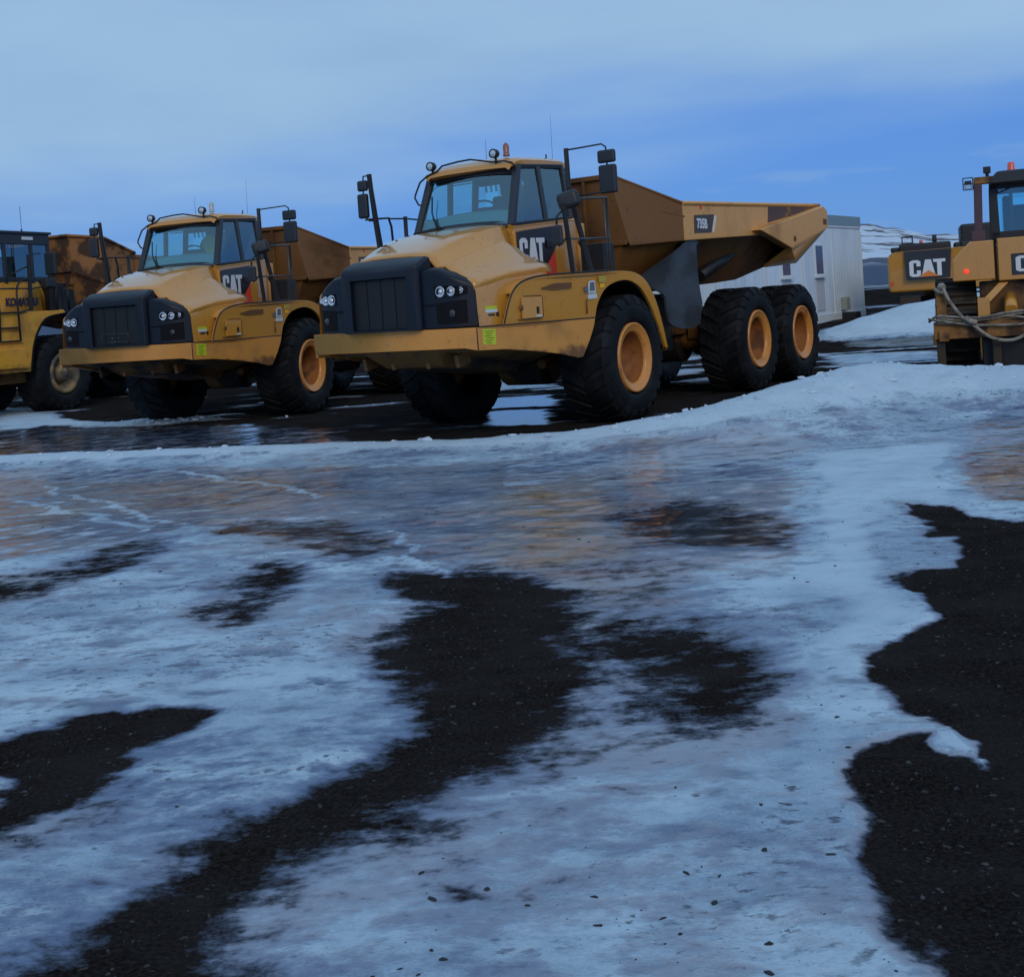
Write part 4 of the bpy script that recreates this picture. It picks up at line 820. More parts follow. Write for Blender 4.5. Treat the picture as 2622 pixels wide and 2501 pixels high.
    ml.tube([(1.12, 1.50, 3.60), (1.13, 1.51, 3.1), (.98, 1.56, 2.5), (.87, 1.6, 2.01)], [.032, .032, .038, .045], 8, smooth=False); ml.tube([(1.12, 1.50, 3.58), (1.0, 1.62, 3.60), (.92, 1.90, 3.62), (.90, 1.95, 3.58), (.90, 1.96, 3.2)], .012, 6)
    ml.tube([(1.14, 1.52, 2.98), (.92, 1.95, 3.02), (.9, 1.95, 3.1)], .014, 6)
    ma = ml.build('mirror_post', 'black', T)
    mirror_shell('mirror', ma, (.90, 1.955, 3.46), (.07, .25, .165)); mirror_shell('mirror', ma, (.90, 1.96, 3.175), (.08, .245, .36))
    m2 = MB(); m2.tube([(1.48, 1.62, 2.88), (1.43, 1.62, 2.6), (1.31, 1.60, 2.01)], .032, 8, smooth=False); m2.tube([(1.50, 1.62, 2.80), (1.62, 1.60, 2.72), (1.60, 1.58, 2.62)], .014, 6); m2.tube([(1.40, 1.61, 2.48), (1.52, 1.6, 2.40), (1.58, 1.58, 2.36)], .014, 6); mp_ = m2.build('mirror_post', 'black', T)
    mb = MB(); mb.box((1.36, 1.63, 2.93), (.15, .28, .22), rz=.4, rx=.25); o = mb.build('mirror', 'mirror', mp_, bevel=.06, seg=4); mirror_shell('mirror', mp_, (1.58, 1.57, 2.49), (.06, .15, .25))
    rr = MB(); rr.tube([(1.1, 1.58, 2.96), (.7, 1.6, 2.98), (.34, 1.6, 3.0), (.33, 1.6, 2.5), (.34, 1.6, 2.02)], .017, 6); rr.tube([(1.40, 1.6, 2.45), (.96, 1.6, 2.45), (.30, 1.6, 2.47)], .014, 6); rr.tube([(.42, 1.6, 3.0), (.40, 1.60, 2.02)], .013, 6)
    rr.build('handrail', 'galv', T)
    xx = MB(); xx.tube([(-.12, 1.2, 2.02), (-.10, 1.2, 2.42)], .10, 10); xx.box((.05, 1.25, 2.22), (.30, .35, .40)); xx.tube([(.62, 1.3, 2.45), (-.3, 1.0, 2.03)], .02, 6); xx.build('air_cleaner', 'black', T, bevel=.01)
    # right side
    mr_ = MB(); mr_.tube([(1.36, -1.55, 3.62), (1.34, -1.55, 3.4), (1.28, -1.55, 2.95), (1.14, -1.55, 2.02)], [.035, .035, .04, .05], 8, smooth=False); mr_.tube([(1.36, -1.55, 3.60), (1.36, -1.66, 3.60), (1.36, -1.70, 3.1), (1.34, -1.62, 2.98), (1.30, -1.55, 2.98)], .012, 6); mr2 = mr_.build('mirror_post', 'black', T)
    mirror_shell('mirror', mr2, (1.36, -1.68, 3.47), (.07, .17, .15)); mirror_shell('mirror', mr2, (1.36, -1.69, 3.19), (.08, .17, .34))
    r3 = MB(); r3.tube([(1.46, -1.58, 2.99), (1.0, -1.55, 3.02), (.95, -1.55, 2.9), (.90, -1.55, 2.02)], .018, 6); r3.tube([(1.0, -1.55, 3.01), (.61, -1.55, 3.02), (0, -1.55, 3.0)], .013, 6); r3.tube([(.62, -1.55, 3.05), (.64, -1.55, 2.02)], .032, 6); r3.tube([(0, -1.55, 3.0), (0, -1.55, 2.02)], .02, 6); r3.build('handrail', 'black', T)
    # --- dump body
    S = [(-1.1, .87, 3.45, 1.13, 2.46, 1.0, .72, 1.62), (-1.5, 1.235, 3.22, 1.36, 2.48, 1.22, .76, 1.66), (-1.93, 1.6, 2.985, 1.6, 2.50, 1.46, .80, 1.72), (-3.2, 1.6, 3.01, 1.6, 2.55, 1.46, .82, 1.78), (-4.5, 1.6, 3.05, 1.6, 2.60, 1.46, .85, 1.82), (-5.3, 1.6, 3.07, 1.6, 2.64, 1.46, .9, 1.86), (-6.1, 1.6, 3.09, 1.6, 2.66, 1.48, 1.1, 2.05), (-6.9, 1.6, 3.11, 1.6, 2.72, 1.5, 1.14, 2.08), (-7.45, 1.6, 3.12, 1.6, 2.78, 1.5, 1.16, 2.12), (-7.72, 1.6, 3.13, 1.6, 2.84, 1.5, 1.16, 2.45)]
    bo = MB(); secs = []
    for (x, yt, zt, yl, zl, yi_, yc, zb) in S:
        half = [(yt - .07, zt - .02), (yt - .07, zt), (yt, zt), (yl, zl + .0), (yl - .0, zl - .05), (yi_, zl - .06), (yc, zb), (0, zb)]
        inn = [(yc * .8, zb + .15)]
        ring = [(x, y, z) for y, z in half] + [(x, -y, z) for y, z in half[::-1][1:]] + [(x, -yc * .85, zb + .12), (x, yc * .85, zb + .12)]
        secs.append(ring)
    bo.loft(secs, close=True)
    r0 = secs[0]; bo.add([r0[2], (-1.1, -.87, 3.45), (-1.1, -1.13, 2.46), (-1.1, -1.0, 2.40), (-1.1, -.72, 1.62), (-1.1, .72, 1.62), (-1.1, 1.0, 2.40), (-1.1, 1.13, 2.46)], [(0, 1, 2, 7), (2, 3, 6, 7), (3, 4, 5, 6)])
    # top spill edge of the headboard and ribs
    bo.box((-1.075, 0, 3.43), (.06, 1.72, .07)); bo.tube([(-1.09, .89, 3.10), (-1.96, 1.61, 2.80)], .018, 6, smooth=False)
    for y0 in (-.45, 0.0, .45): bo.box((-1.075, y0, 2.95), (.05, .05, .95))
    bo.box((-1.075, 0, 2.46), (.06, 2.2, .07))
    bo.both() if False else None
    # rim rail
    for s_ in (1, -1):
        bo.tube([(-1.93, s_ * 1.60, 3.0), (-4.5, s_ * 1.6, 3.06), (-7.7, s_ * 1.6, 3.14)], .035, 6, smooth=False)
        bo.tube([(-1.1, s_ * .86, 3.46), (-1.93, s_ * 1.6, 3.0)], .025, 6, smooth=False)
    bo.box((-7.55, 0, 2.74), (.3, 2.0, .05))
    body = bo.build('dump_body', 'bodyyel', T, bevel=.008)
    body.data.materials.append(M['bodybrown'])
    for p_ in body.data.polygons:   # front plates and the hull under the ledge get the browner paint, soil and shade in one colour
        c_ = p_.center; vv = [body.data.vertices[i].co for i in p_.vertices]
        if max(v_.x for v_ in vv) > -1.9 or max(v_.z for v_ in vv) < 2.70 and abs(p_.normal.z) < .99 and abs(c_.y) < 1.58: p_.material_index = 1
    for s_ in (1, -1):
        ta = MB(); A_ = [(-4.45, 2.63), (-4.62, 2.66), (-7.5, 3.105), (-7.68, 3.02), (-7.66, 2.72), (-7.5, 2.68), (-5.80, 2.345)]
        ta.prism([(x, s_ * 1.76, z) for x, z in A_], [(x, s_ * 1.58, z) for x, z in A_])
        ta.prism([(-5.8, s_ * 1.76, 2.345), (-7.6, s_ * 1.76, 2.70), (-7.42, s_ * 1.2, 2.10), (-6.05, s_ * 1.16, 2.04)], [(-5.8, s_ * 1.70, 2.38), (-7.6, s_ * 1.70, 2.74), (-7.42, s_ * 1.12, 2.14), (-6.05, s_ * 1.1, 2.08)])
        t_ = ta.build('tail_beam', 'bodyyel', body, bevel=.015)
        d = MB(); d.lathe([(-.01, .055), (.012, .05), (.012, .0001)], c=(-5.95, s_ * 1.76, 2.50), n=16); d.box((-7.5, s_ * 1.72, 2.82), (.16, .10, .1)); each(d, 'pin', 'rust2', t_)
        wpp = [(-5.22, 3.04), (-5.16, 2.77), (-7.55, 3.085), (-7.6, 3.10)]
        d = MB(); d.prism([(x, s_ * 1.604, z) for x, z in wpp], [(x, s_ * 1.59, z) for x, z in wpp]); d.build('scraped_patch', 'patch', body)
        if s_ == 1:
            pp = [(-2.28, 2.56), (-2.30, 2.83), (-3.02, 2.86), (-2.88, 2.58)]; d = MB(); d.prism([(x, 1.606, z) for x, z in pp], [(x, 1.59, z) for x, z in pp]); pl = d.build('model_plate', M['plate'], body)
            text('lettering', '735B', .20, (-2.55, 1.611, 2.70), SIDE_L, 'white', pl, off=.008, sx=.88)
            d = MB(); pp = [(-2.93, 2.585), (-2.98, 2.585), (-3.10, 2.83), (-3.04, 2.85)]; d.prism([(x, 1.606, z) for x, z in pp], [(x, 1.59, z) for x, z in pp]); d.build('white_stripe', 'white', body)
            d = MB(); d.box((-2.55, 1.605, 2.955), (.05, .012, .05)); d.build('reflector', 'red', body)
    # rubble left on the rear rim
    rb = MB()
    for k in range(46):
        x = rng.uniform(-7.5, -4.9); y = rng.uniform(1.3, 1.54); s0 = rng.uniform(.03, .085); z = 3.02 + .015 * (-x - 4) + rng.uniform(0, .03)
        pts = [Vector((1, 0, 0)), Vector((-1, 0, 0)), Vector((0, 1, 0)), Vector((0, -1, 0)), Vector((0, 0, 1)), Vector((0, 0, -1))]
        pts = [Vector((x, y, z)) + p * s0 * rng.uniform(.6, 1.3) for p in pts]; rb.add(pts, [(0, 2, 4), (2, 1, 4), (1, 3, 4), (3, 0, 4), (2, 0, 5), (1, 2, 5), (3, 1, 5), (0, 3, 5)])
    rb.loft([[(x, 1.5, 3.0 + .015 * (-x - 4)), (x, 1.2, 3.02), (x, .3, 2.9)] for x in (-7.6, -7, -6, -5, -4.7)])
    ro = rb.build('soil_residue', M['soil'], body)
    for s_ in (1, -1):
        cy = MB(); cy.tube([(-3.3, s_ * 1.16, 1.93), (-4.75, s_ * 1.16, 2.37)], .095, 12); cy.tube([(-5.25, s_ * 1.16, 2.53), (-5.1, s_ * 1.16, 2.48)], .10, 10); c_ = cy.build('hoist_cylinder', 'black', T)
        cy = MB(); cy.tube([(-4.7, s_ * 1.16, 2.355), (-5.15, s_ * 1.16, 2.50)], .045, 10); cy.build('rod', 'steel', c_)
        fl = MB(); FP = arc_pts([(-2.20, 2.47), (-2.52, 2.46), (-2.69, 2.28), (-2.66, 1.9), (-2.52, 1.55), (-2.36, 1.22), (-2.2, 1.15), (-1.62, 1.17), (-1.58, 1.5), (-1.56, 1.72), (-1.10, 1.84), (-1.2, 1.98), (-1.55, 2.16), (-2.0, 2.42)])
        def fy(x): return 1.56 - max(0, x + 1.9) * .45 - max(0, -x - 2.5) * .8
        fl.prism([(x, s_ * fy(x), z) for x, z in FP], [(x, s_ * (fy(x) - .03), z) for x, z in FP])
        fl.strip([(x, s_ * (fy(x) - .01), z) for x, z in [(-2.50, 2.45), (-2.68, 2.26), (-2.665, 1.9), (-2.52, 1.52), (-2.36, 1.2)]], [(x + .1, s_ * .9, z) for x, z in [(-2.50, 2.45), (-2.68, 2.26), (-2.665, 1.9), (-2.52, 1.52), (-2.36, 1.2)]], .03, axis=0)
        fl.build('mudguard', 'flap', T, auto=30)
    return T
M['grille'] = simple('grille_mesh', (.010, .011, .014), .7)
m, t, b = mat('grille_mesh_fine'); tcn = t.nodes.new('ShaderNodeTexCoord'); ck = t.nodes.new('ShaderNodeTexChecker'); ck.inputs['Scale'].default_value = 60; t.links.new(tcn.outputs['Object'], ck.inputs[0]); t.links.new(mixc(t, ck.outputs[1], (.002, .002, .003), (.009, .0095, .012)), b.inputs['Base Color']); b.inputs['Roughness'].default_value = .6; M['grille'] = m
M['rust2'] = simple('brown_recess', (.16, .065, .02), .7)
M['dimprint'] = simple('grey_print', (.13, .14, .15), .7)
M['limefade'] = simple('faded_lime', (.50, .38, .05), .6)
M['slat'] = simple('light_slats', (.42, .60, .66), .6)
M['plate'] = simple('grey_brown_plate', (.075, .058, .050), .55)
M['soil'] = worn('soil', (.07, .045, .035), (.16, .11, .10), (.4, .6), scale=5, rough=.9, coat=0)

T1 = dump_truck(); T1.location = (.2344, 17.6203, 0); T1.rotation_euler = (0, 0, -2.16155)
T2 = copy_tree(T1); T2.location = (-5.1341, 22.6445, 0); T2.rotation_euler = (0, 0, -1.91622)
T2['label'] = 'black-nosed dump truck with clear beacon and empty plate bracket on its grille'
def desc(o):
    for c in kids(o):
        yield c; yield from desc(c)
for c in desc(T2):
    if c.name.startswith('beacon'): c.data = c.data.copy(); c.data.materials[0] = M['beacon_w']; c['label'] = 'clear beacon'
    if c.name.startswith('grille') and not c.name.startswith('grille_bar'):
        g = MB(); pf = [(-.25, 1.52), (.25, 1.52), (.25, 1.655), (-.25, 1.655)]
        for i in range(4): a_ = pf[i]; b_ = pf[(i + 1) % 4]; g.tube([(3.205, *a_), (3.205, *b_)], .004, 4)
        nose2 = c.parent
        for y in (-.05, .06): g.lathe([(0, .014), (.006, .0001)], axis='x', c=(3.21, y, 1.585), n=8)
        g.box((3.20, 0, 1.535), (.01, .18, .008))
        g.build('plate_bracket', 'galv', nose2)
jk = MB(); jk.loft([[(x, y, z) for (x, y) in ((.36, -.2), (.40, -.05), (.39, .1), (.34, .24), (.30, .1), (.29, -.08))] for z in (2.95,)] + [[(x * 1.0, .02 + (y - .02) * k, z) for (x, y) in ((.35, -.2), (.385, -.05), (.38, .1), (.34, .24), (.31, .1), (.30, -.08))] for z, k in ((3.1, .95), (3.22, .85), (3.3, .4))], True, close=True)
jo = jk.build('hi_vis_jacket', 'jacket', None); tag(jo, 'yellow hi-vis jacket hung inside the cab of the truck with the clear beacon', 'jacket'); jo.location = T2.location; jo.rotation_euler = T2.rotation_euler

# ------------------------------------------------------------------ larger old truck at the left edge
def old_truck():
    T = thing('dump_truck', 'golden yellow dump truck with navy lettering and rusty body at the left edge', 'dump truck', (-11.595, 29.118, 0), -1.95477)
    lo = MB()
    # lower side body: stepped yellow flank with wheel arch
    fl = [(3.2, .98), (3.2, 2.33), (1.9, 2.30), (.75, 2.27), (-.05, 2.31), (-.12, 2.22), (.40, 2.17), (.62, 2.08), (.85, 1.82), (1.0, 1.5), (1.08, 1.1), (1.10, .97)]
    lo.prism([(x, 1.5, z) for x, z in fl], [(x, 1.35, z) for x, z in fl]); lo.prism([(x, -1.5, z) for x, z in fl], [(x, -1.35, z) for x, z in fl])
    lo.box((1.6, 0, 2.27), (3.2, 2.7, .06)); lo.box((2.9, 0, 1.6), (.5, 2.7, 1.3)); lo.box((1.75, 1.53, 1.28), (.9, .10, .42)); lo.box((1.35, 1.545, 1.15), (.32, .06, .20))
    for z in (1.62, 1.9): lo.box((1.9, 1.515, z), (1.2, .03, .02))
    flk = lo.build('front_fender', 'kyel', T, bevel=.015)
    ar = MB(); arp = arc_pts([(1.10, .97), (1.08, 1.1), (1.0, 1.5), (.85, 1.82), (.62, 2.08), (.40, 2.17), (-.12, 2.22)]); ar.strip([(x, 1.5, z) for x, z in arp], [(x, .8, z) for x, z in arp], .03); ar.tube([(x, 1.5, z) for x, z in arp], .03, 6); ar.build('wheel_arch_liner', 'void', flk)
    hd = MB(); hd.hexa([(2.0, -1.2, 2.25), (2.0, .3, 2.25), (4.2, .3, 2.1), (4.2, -1.2, 2.1)], [(2.0, -1.2, 2.7), (2.0, .3, 2.7), (4.0, .3, 2.5), (4.0, -1.2, 2.5)]); hd.build('hood', 'kyel', T, bevel=.06)
    # cab
    cb = MB(); cb.hexa([(1.85, -.2, 2.3), (1.85, 1.0, 2.3), (.1, 1.0, 2.3), (.1, -.2, 2.3)], [(1.80, -.2, 2.93), (1.80, 1.0, 2.93), (.15, 1.0, 3.07), (.15, -.2, 3.07)])
    cb.hexa([(.1, .2, 2.3), (.1, 1.0, 2.3), (-.25, .9, 2.3), (-.25, .2, 2.3)], [(.15, .2, 3.05), (.15, 1.0, 3.05), (-.2, .9, 2.6), (-.2, .2, 2.6)])
    cab = cb.build('cab', 'kyel', T, bevel=.02)
    fr = MB(); y = 1.0
    for (x0, x1) in ((1.86, 1.74), (1.17, 1.08), (.34, .26), (-.20, -.27)):
        for yy in (1.0, -.2): fr.box(((x0 + x1) / 2 + (.0 if yy > 0 else .0), yy, 3.5), (x0 - x1, .06, 1.1))
    for yy in (1.0, -.2): fr.box((.8, yy, 3.955), (2.15, .07, .27)); fr.box((.8, yy, 3.04), (2.1, .06, .10))
    fr.box((1.80, .4, 4.0), (.08, 1.2, .2)); fr.box((-.24, .4, 3.4), (.06, 1.2, .9)); fr.box((.80, .4, 4.09), (2.25, 1.35, .06))
    frm = fr.build('window_frame', 'pillar', cab, bevel=.012)
    for a_, b_ in ((1.76, 1.17), (1.08, .34), (.26, -.21)):
        pane(MB(), [(a_, 1.0, 3.08), (b_, 1.0, 3.08), (b_, 1.0, 3.84), (a_, 1.0, 3.84)]).build('side_window', 'sideglass', cab, recalc=False)
        pane(MB(), [(a_, -.2, 3.08), (b_, -.2, 3.08), (b_, -.2, 3.84), (a_, -.2, 3.84)]).build('side_window', 'sideglass', cab, recalc=False)
    pane(MB(), [(1.84, -.18, 3.0), (1.84, .98, 3.0), (1.80, .98, 3.92), (1.80, -.18, 3.92)]).build('windscreen', 'glass', cab, recalc=False)
    sb = MB(); sb.tube([(.86, 1.03, 3.08), (.86, 1.03, 3.84)], .012, 5); sb.build('window_bar', 'black', cab)
    se = MB(); se.box((.55, .45, 3.15), (.18, .5, .55)); se.box((.53, .45, 3.48), (.14, .30, .22)); se.build('seat', 'seat', cab, bevel=.06, seg=3)
    d = MB(); d.box((.42, 1.04, 3.965), (.34, .01, .07)); d.build('model_plate', 'white', cab)
    text('lettering', 'KOMATSU', .245, (.70, 1.012, 2.52), SIDE_L, 'navy', cab, off=.014, sx=.86)
    # ladder and rails
    ld = MB(); ld.tube([(1.41, 1.55, 1.66), (1.42, 1.55, 2.7), (1.38, 1.55, 2.86), (1.25, 1.5, 2.95), (1.0, 1.45, 3.0)], .022, 6); ld.tube([(2.0, 1.55, 1.66), (1.95, 1.55, 2.3), (1.99, 1.55, 2.8)], .022, 6)
    for z in (1.66, 1.95, 2.28, 2.8): ld.tube([(1.41, 1.55, z), (1.99, 1.55, z)], .022, 6)
    ld.tube([(1.42, 1.55, 2.8), (1.0, 1.5, 2.8), (.93, 1.5, 2.8)], .018, 6); ld.tube([(.92, 1.5, 3.55), (.97, 1.5, 2.31)], .045, 6, smooth=False); ld.tube([(.92, 1.5, 3.55), (.60, 1.55, 3.58)], .014, 6)
    ld.tube([(1.42, 1.55, 2.27), (.97, 1.5, 2.33)], .022, 6); ld.tube([(1.30, 1.2, 3.1), (.95, 1.5, 3.3)], .02, 6); ld.tube([(.16, 1.5, 3.0), (.16, 1.5, 2.31)], .03, 6); ld.tube([(-.32, 1.4, 2.9), (-.35, 1.4, 2.3)], .03, 6); ld.tube([(.16, 1.45, 2.9), (-.32, 1.4, 2.9)], .02, 6)
    ld.tube([(.97, 1.50, 2.80), (.93, 1.5, 2.80)], .05, 6); ld.tube([(.16, 1.5, 2.9), (.92, 1.5, 2.79)], .018, 6); L_ = ld.build('ladder', 'black', T); mirror_shell('mirror', L_, (.36, 1.60, 3.35), (.08, .30, .50)); mirror_shell('mirror', L_, (.40, 1.52, 2.92), (.3, .2, .22))
    mc = MB(); mc.box((-.5, .8, 2.5), (.8, .6, .6)); mc.tube([(-.4, 1.1, 2.3), (-.4, 1.1, 2.9)], .12, 10); mc.build('engine_intake_box', 'black', T, bevel=.02)
    an = MB(); an.tube([(1.5, .6, 4.1), (1.5, .6, 4.6)], .006, 5); an.tube([(.1, .6, 4.1), (.1, .6, 4.75)], .006, 5); an.tube([(.1, .6, 4.1), (.1, .6, 4.22)], .02, 6); each(an, 'antenna', 'black', cab)
    ch = MB(); ch.box((-1.5, 0, 1.2), (8.5, .9, .5)); ch.tube([(0, -1, .85), (0, 1, .85)], .2, 12); ch.box((1.8, 0, .85), (2.4, 2.2, .25)); ch.build('chassis', 'chassis', T)
    for s_ in (1, -1):
        wheel(T, 0, s_ * 1.1, .86, s_, Rt=.90, w=.72, rim=.46, rmat='rimold', hub=True); wheel(T, -4.3, s_ * 1.1, .86, s_, Rt=.90, w=.72, rim=.46, rmat='rimold', hub=True); wheel(T, -6.1, s_ * 1.1, .86, s_, Rt=.90, w=.72, rim=.46, rmat='rimold', hub=True)
    # body
    S = [(-.95, 1.0, 4.05, 1.1, 3.2, .9, 2.3), (-1.5, 1.55, 3.97, 1.58, 2.9, 1.0, 2.1), (-2.6, 1.6, 3.60, 1.6, 2.75, 1.0, 1.9), (-6.5, 1.6, 3.45, 1.6, 2.75, 1.0, 2.0), (-8.0, 1.6, 3.5, 1.6, 3.1, 1.0, 2.7)]
    bo = MB(); secs = []
    for (x, yt, zt, yl, zl, yc, zb) in S:
        secs.append([(x, yt - .08, zt), (x, yt, zt), (x, yl, zl), (x, yl - .1, zl - .06), (x, yc, zb), (x, -yc, zb), (x, -yl + .1, zl - .06), (x, -yl, zl), (x, -yt, zt), (x, -yt + .08, zt), (x, -yc, zb + .15), (x, yc, zb + .15)])
    bo.loft(secs, close=True); bo.add([secs[0][i] for i in (1, 2, 3, 4, 5, 6, 7, 8)], [tuple(range(8))])
    for z in (3.25, 2.95): bo.box((-.93, 0, z), (.08, 2.1, .09))
    for x in (-2.6, -3.6, -4.6): bo.box((x, 1.62, 3.2), (.12, .06, .75))
    bo.tube([(-.9, -1.0, 4.07), (-.9, 1.0, 4.07), (-1.5, 1.57, 3.99), (-2.6, 1.6, 3.63)], .04, 6, smooth=False)
    bo.build('dump_body', 'rust', T, bevel=.01)
    return T
KT = old_truck()

# ------------------------------------------------------------------ bulldozer at the right edge, seen from behind
def bulldozer():
    T = thing('bulldozer', 'bulldozer seen from behind at the right edge, with a lit red tail lamp', 'bulldozer', (6.53, 19.0, 0), -R(21))
    T['pivot'] = 1
    X = lambda x: x - 7.87
    for s_ in (-1, 1):
        cx = s_ * 1.0
        # high-drive crawler: pads following a rounded triangle
        P = [(.35, .30), (.05, .62), (.05, .95), (.35, 1.35), (.75, 1.58), (1.15, 1.50), (2.9, .98), (3.3, .75), (3.35, .45), (3.05, .18), (.8, .16)]
        for _ in range(2): P = [tuple(np.array(P[i]) * .75 + np.array(P[(i + 1) % len(P)]) * .25) if k == 0 else tuple(np.array(P[i]) * .25 + np.array(P[(i + 1) % len(P)]) * .75) for i in range(len(P)) for k in (0, 1)]
        P = np.array(P); L_ = np.r_[0, np.cumsum(np.hypot(*(np.roll(P, -1, 0) - P).T))]; n = 44; mb = MB()
        for k in range(n):
            t_ = L_[-1] * k / n; i = np.searchsorted(L_, t_, 'right') - 1; i = min(i, len(P) - 1); q = (t_ - L_[i]) / (L_[i + 1] - L_[i]); p = P[i] * (1 - q) + P[(i + 1) % len(P)] * q
            d = P[(i + 1) % len(P)] - P[i]; a_ = math.atan2(d[1], d[0])
            mb.box((cx, p[0], p[1]), (.60, L_[-1] / n * .94, .03), rx=a_); nrm = (-d[1], d[0]); nrm = np.array(nrm) / np.hypot(*nrm); pp = p - nrm * -.04 if False else p + nrm * .045
            mb.box((cx, pp[0], pp[1]), (.60, .02, .07), rx=a_)
        fr = MB(); fr.prism([(cx - .2, y, z) for y, z in P * .86 + np.array([.25, .12])], [(cx + .2, y, z) for y, z in P * .86 + np.array([.25, .12])])
        tr = fr.build('track_frame', 'chassis', T); mb.build('track', 'trackm', tr)
    c = MB(); c.box((0, 1.9, 1.0), (1.2, 3.0, .8)); c.box((0, .45, 1.30), (1.3, .5, .5)); c.build('chassis', 'chassis', T, bevel=.02)
    # fuel tank with slanted shoulder
    tk = MB(); tk.prism([(X(x), .05, z) for x, z in ((6.85, 1.57), (7.46, 1.57), (7.46, 2.16), (7.12, 2.16), (6.86, 1.89))], [(X(x), 1.3, z) for x, z in ((6.85, 1.57), (7.46, 1.57), (7.46, 2.16), (7.12, 2.16), (6.86, 1.89))]); tank = tk.build('fuel_tank', 'yellow', T, bevel=.02)
    tk = MB(); tk.box((X(8.06), .7, 1.86), (1.12, 1.26, .64)); p2 = tk.build('rear_panel', 'yellow', T, bevel=.02)
    tk = MB(); tk.prism([(X(x), .05, z) for x, z in ((8.90, 1.57), (8.64, 1.57), (8.64, 2.16), (8.70, 2.16), (8.89, 1.89))], [(X(x), 1.3, z) for x, z in ((8.90, 1.57), (8.64, 1.57), (8.64, 2.16), (8.70, 2.16), (8.89, 1.89))]); tk.build('fuel_tank', 'yellow', T, bevel=.02)
    d = MB(); d.box((X(7.475), .06, 1.86), (.03, .03, .62)); d.build('seam', 'void', T)
    d = MB(); d.box((X(8.06), .065, 1.775), (.74, .012, .32)); dc = d.build('decal', 'decal', p2, bevel=.005)
    block_word('lettering', lambda u, v: (X(7.75 + .60 * u), .055, 1.66 + .235 * v), 'white', dc, Vector((0, .006, 0)), GL_C + GL_A + GL_T)
    d = MB(); tri = [(.22, -.06), (.82, -.06), (.52, .34)]; d.prism([(X(7.75 + .60 * u), .051, 1.66 + .235 * v) for u, v in tri], [(X(7.75 + .60 * u), .056, 1.66 + .235 * v) for u, v in tri]); d.build('orange_triangle', 'orange', dc)
    d = MB(); d.lathe([(0, .034), (-.02, .03), (-.026, .0001)], c=(X(7.05), .05, 1.715), n=18); d.build('tail_lamp', 'taillamp', tank)
    # ripper carrier and arms
    r = MB(); r.box((0, -.45, .86), (2.62, .24, .26)); r.box((X(6.70), -.52, .78), (.14, .22, .16)); rp = r.build('ripper_beam', 'chasyel', T, bevel=.015)
    rq = MB(); rq.box((0, -.12, .45), (1.3, .5, .56)); rq.build('ripper_frame', 'black', T, bevel=.02)
    for x in (-1.22, -.45, .45, 1.22):
        a = MB(); a.box((x, -.48, .55), (.12, .14, .46)); a.build('shank', 'trackm', rp, bevel=.01)
    for s_ in (-1, 1):
        a = MB(); a.box((s_ * -X(6.68), -.38, 1.2), (.14, .2, .42)); a.build('bracket', 'chasyel', T, bevel=.01)
        a = MB(); a.box((s_ * .60, -.30, 1.14), (.17, .3, .34)); a.hexa([(s_ * .60 - .07, -.2, 1.22), (s_ * .60 + .07, -.2, 1.22), (s_ * .60 + .07, -.05, 1.2), (s_ * .60 - .07, -.05, 1.2)], [(s_ * .30 - .07, .1, 1.52), (s_ * .30 + .07, .1, 1.52), (s_ * .30 + .07, .25, 1.48), (s_ * .30 - .07, .25, 1.48)]); a.build('ripper_arm', 'yellow', T, bevel=.012)
        a = MB(); a.tube([(s_ * .22, -.30, 1.1), (s_ * .22, .1, 1.3)], .09, 10); a.build('cylinder', 'yellow', T)
    # cab
    fr = MB()
    for (x, y) in ((7.49, .55), (8.25, .55), (7.49, 1.9), (8.25, 1.9)):
        fr.hexa([(X(x) - .075, y - .05, 2.16), (X(x) + .075, y - .05, 2.16), (X(x) + .075, y + .05, 2.16), (X(x) - .075, y + .05, 2.16)], [(X(x) - .055, y - .05, 3.05), (X(x) + .055, y - .05, 3.05), (X(x) + .055, y + .05, 3.05), (X(x) - .055, y + .05, 3.05)])
    for y in (.55, 1.9): fr.box((0, y, 2.22), (.8, .10, .14)); fr.box((0, y, 3.0), (.8, .1, .12))
    for x in (7.49, 8.25): fr.box((X(x), 1.2, 2.22), (.1, 1.4, .14)); fr.box((X(x), 1.2, 3.0), (.1, 1.4, .12))
    fr.box((X(7.74), .57, 2.6), (.05, .05, .75)); fr.tube([(X(7.56), .53, 2.88), (X(7.75), .53, 2.95), (X(8.0), .53, 3.0)], .012, 5)
    cab = fr.build('cab', 'black', T, bevel=.02)
    rf = MB(); rf.hexa([(X(7.42), .18, 3.0), (X(8.32), .18, 3.0), (X(8.32), 2.1, 3.0), (X(7.42), 2.1, 3.0)], [(X(7.55), .28, 3.20), (X(8.20), .28, 3.20), (X(8.20), 2.0, 3.20), (X(7.55), 2.0, 3.20)]); rf.build('roof', 'black', cab, bevel=.05, seg=3)
    pane(MB(), [(X(7.56), .54, 2.29), (X(8.18), .54, 2.29), (X(8.18), .54, 2.94), (X(7.56), .54, 2.94)]).build('rear_window', 'glass', cab, recalc=False)
    for x in (7.49, 8.25): pane(MB(), [(X(x), .6, 2.29), (X(x), 1.85, 2.29), (X(x), 1.85, 2.94), (X(x), .6, 2.94)]).build('side_window', 'glass', cab, recalc=False)
    pane(MB(), [(X(7.56), 1.9, 2.29), (X(8.18), 1.9, 2.29), (X(8.18), 1.9, 2.94), (X(7.56), 1.9, 2.94)]).build('windscreen', 'glass', cab, recalc=False)
    se = MB(); se.box((0, 1.0, 2.45), (.5, .16, .5)); se.box((X(7.68), .9, 2.5), (.12, .1, .7)); se.build('seat', 'seat', cab, bevel=.04)
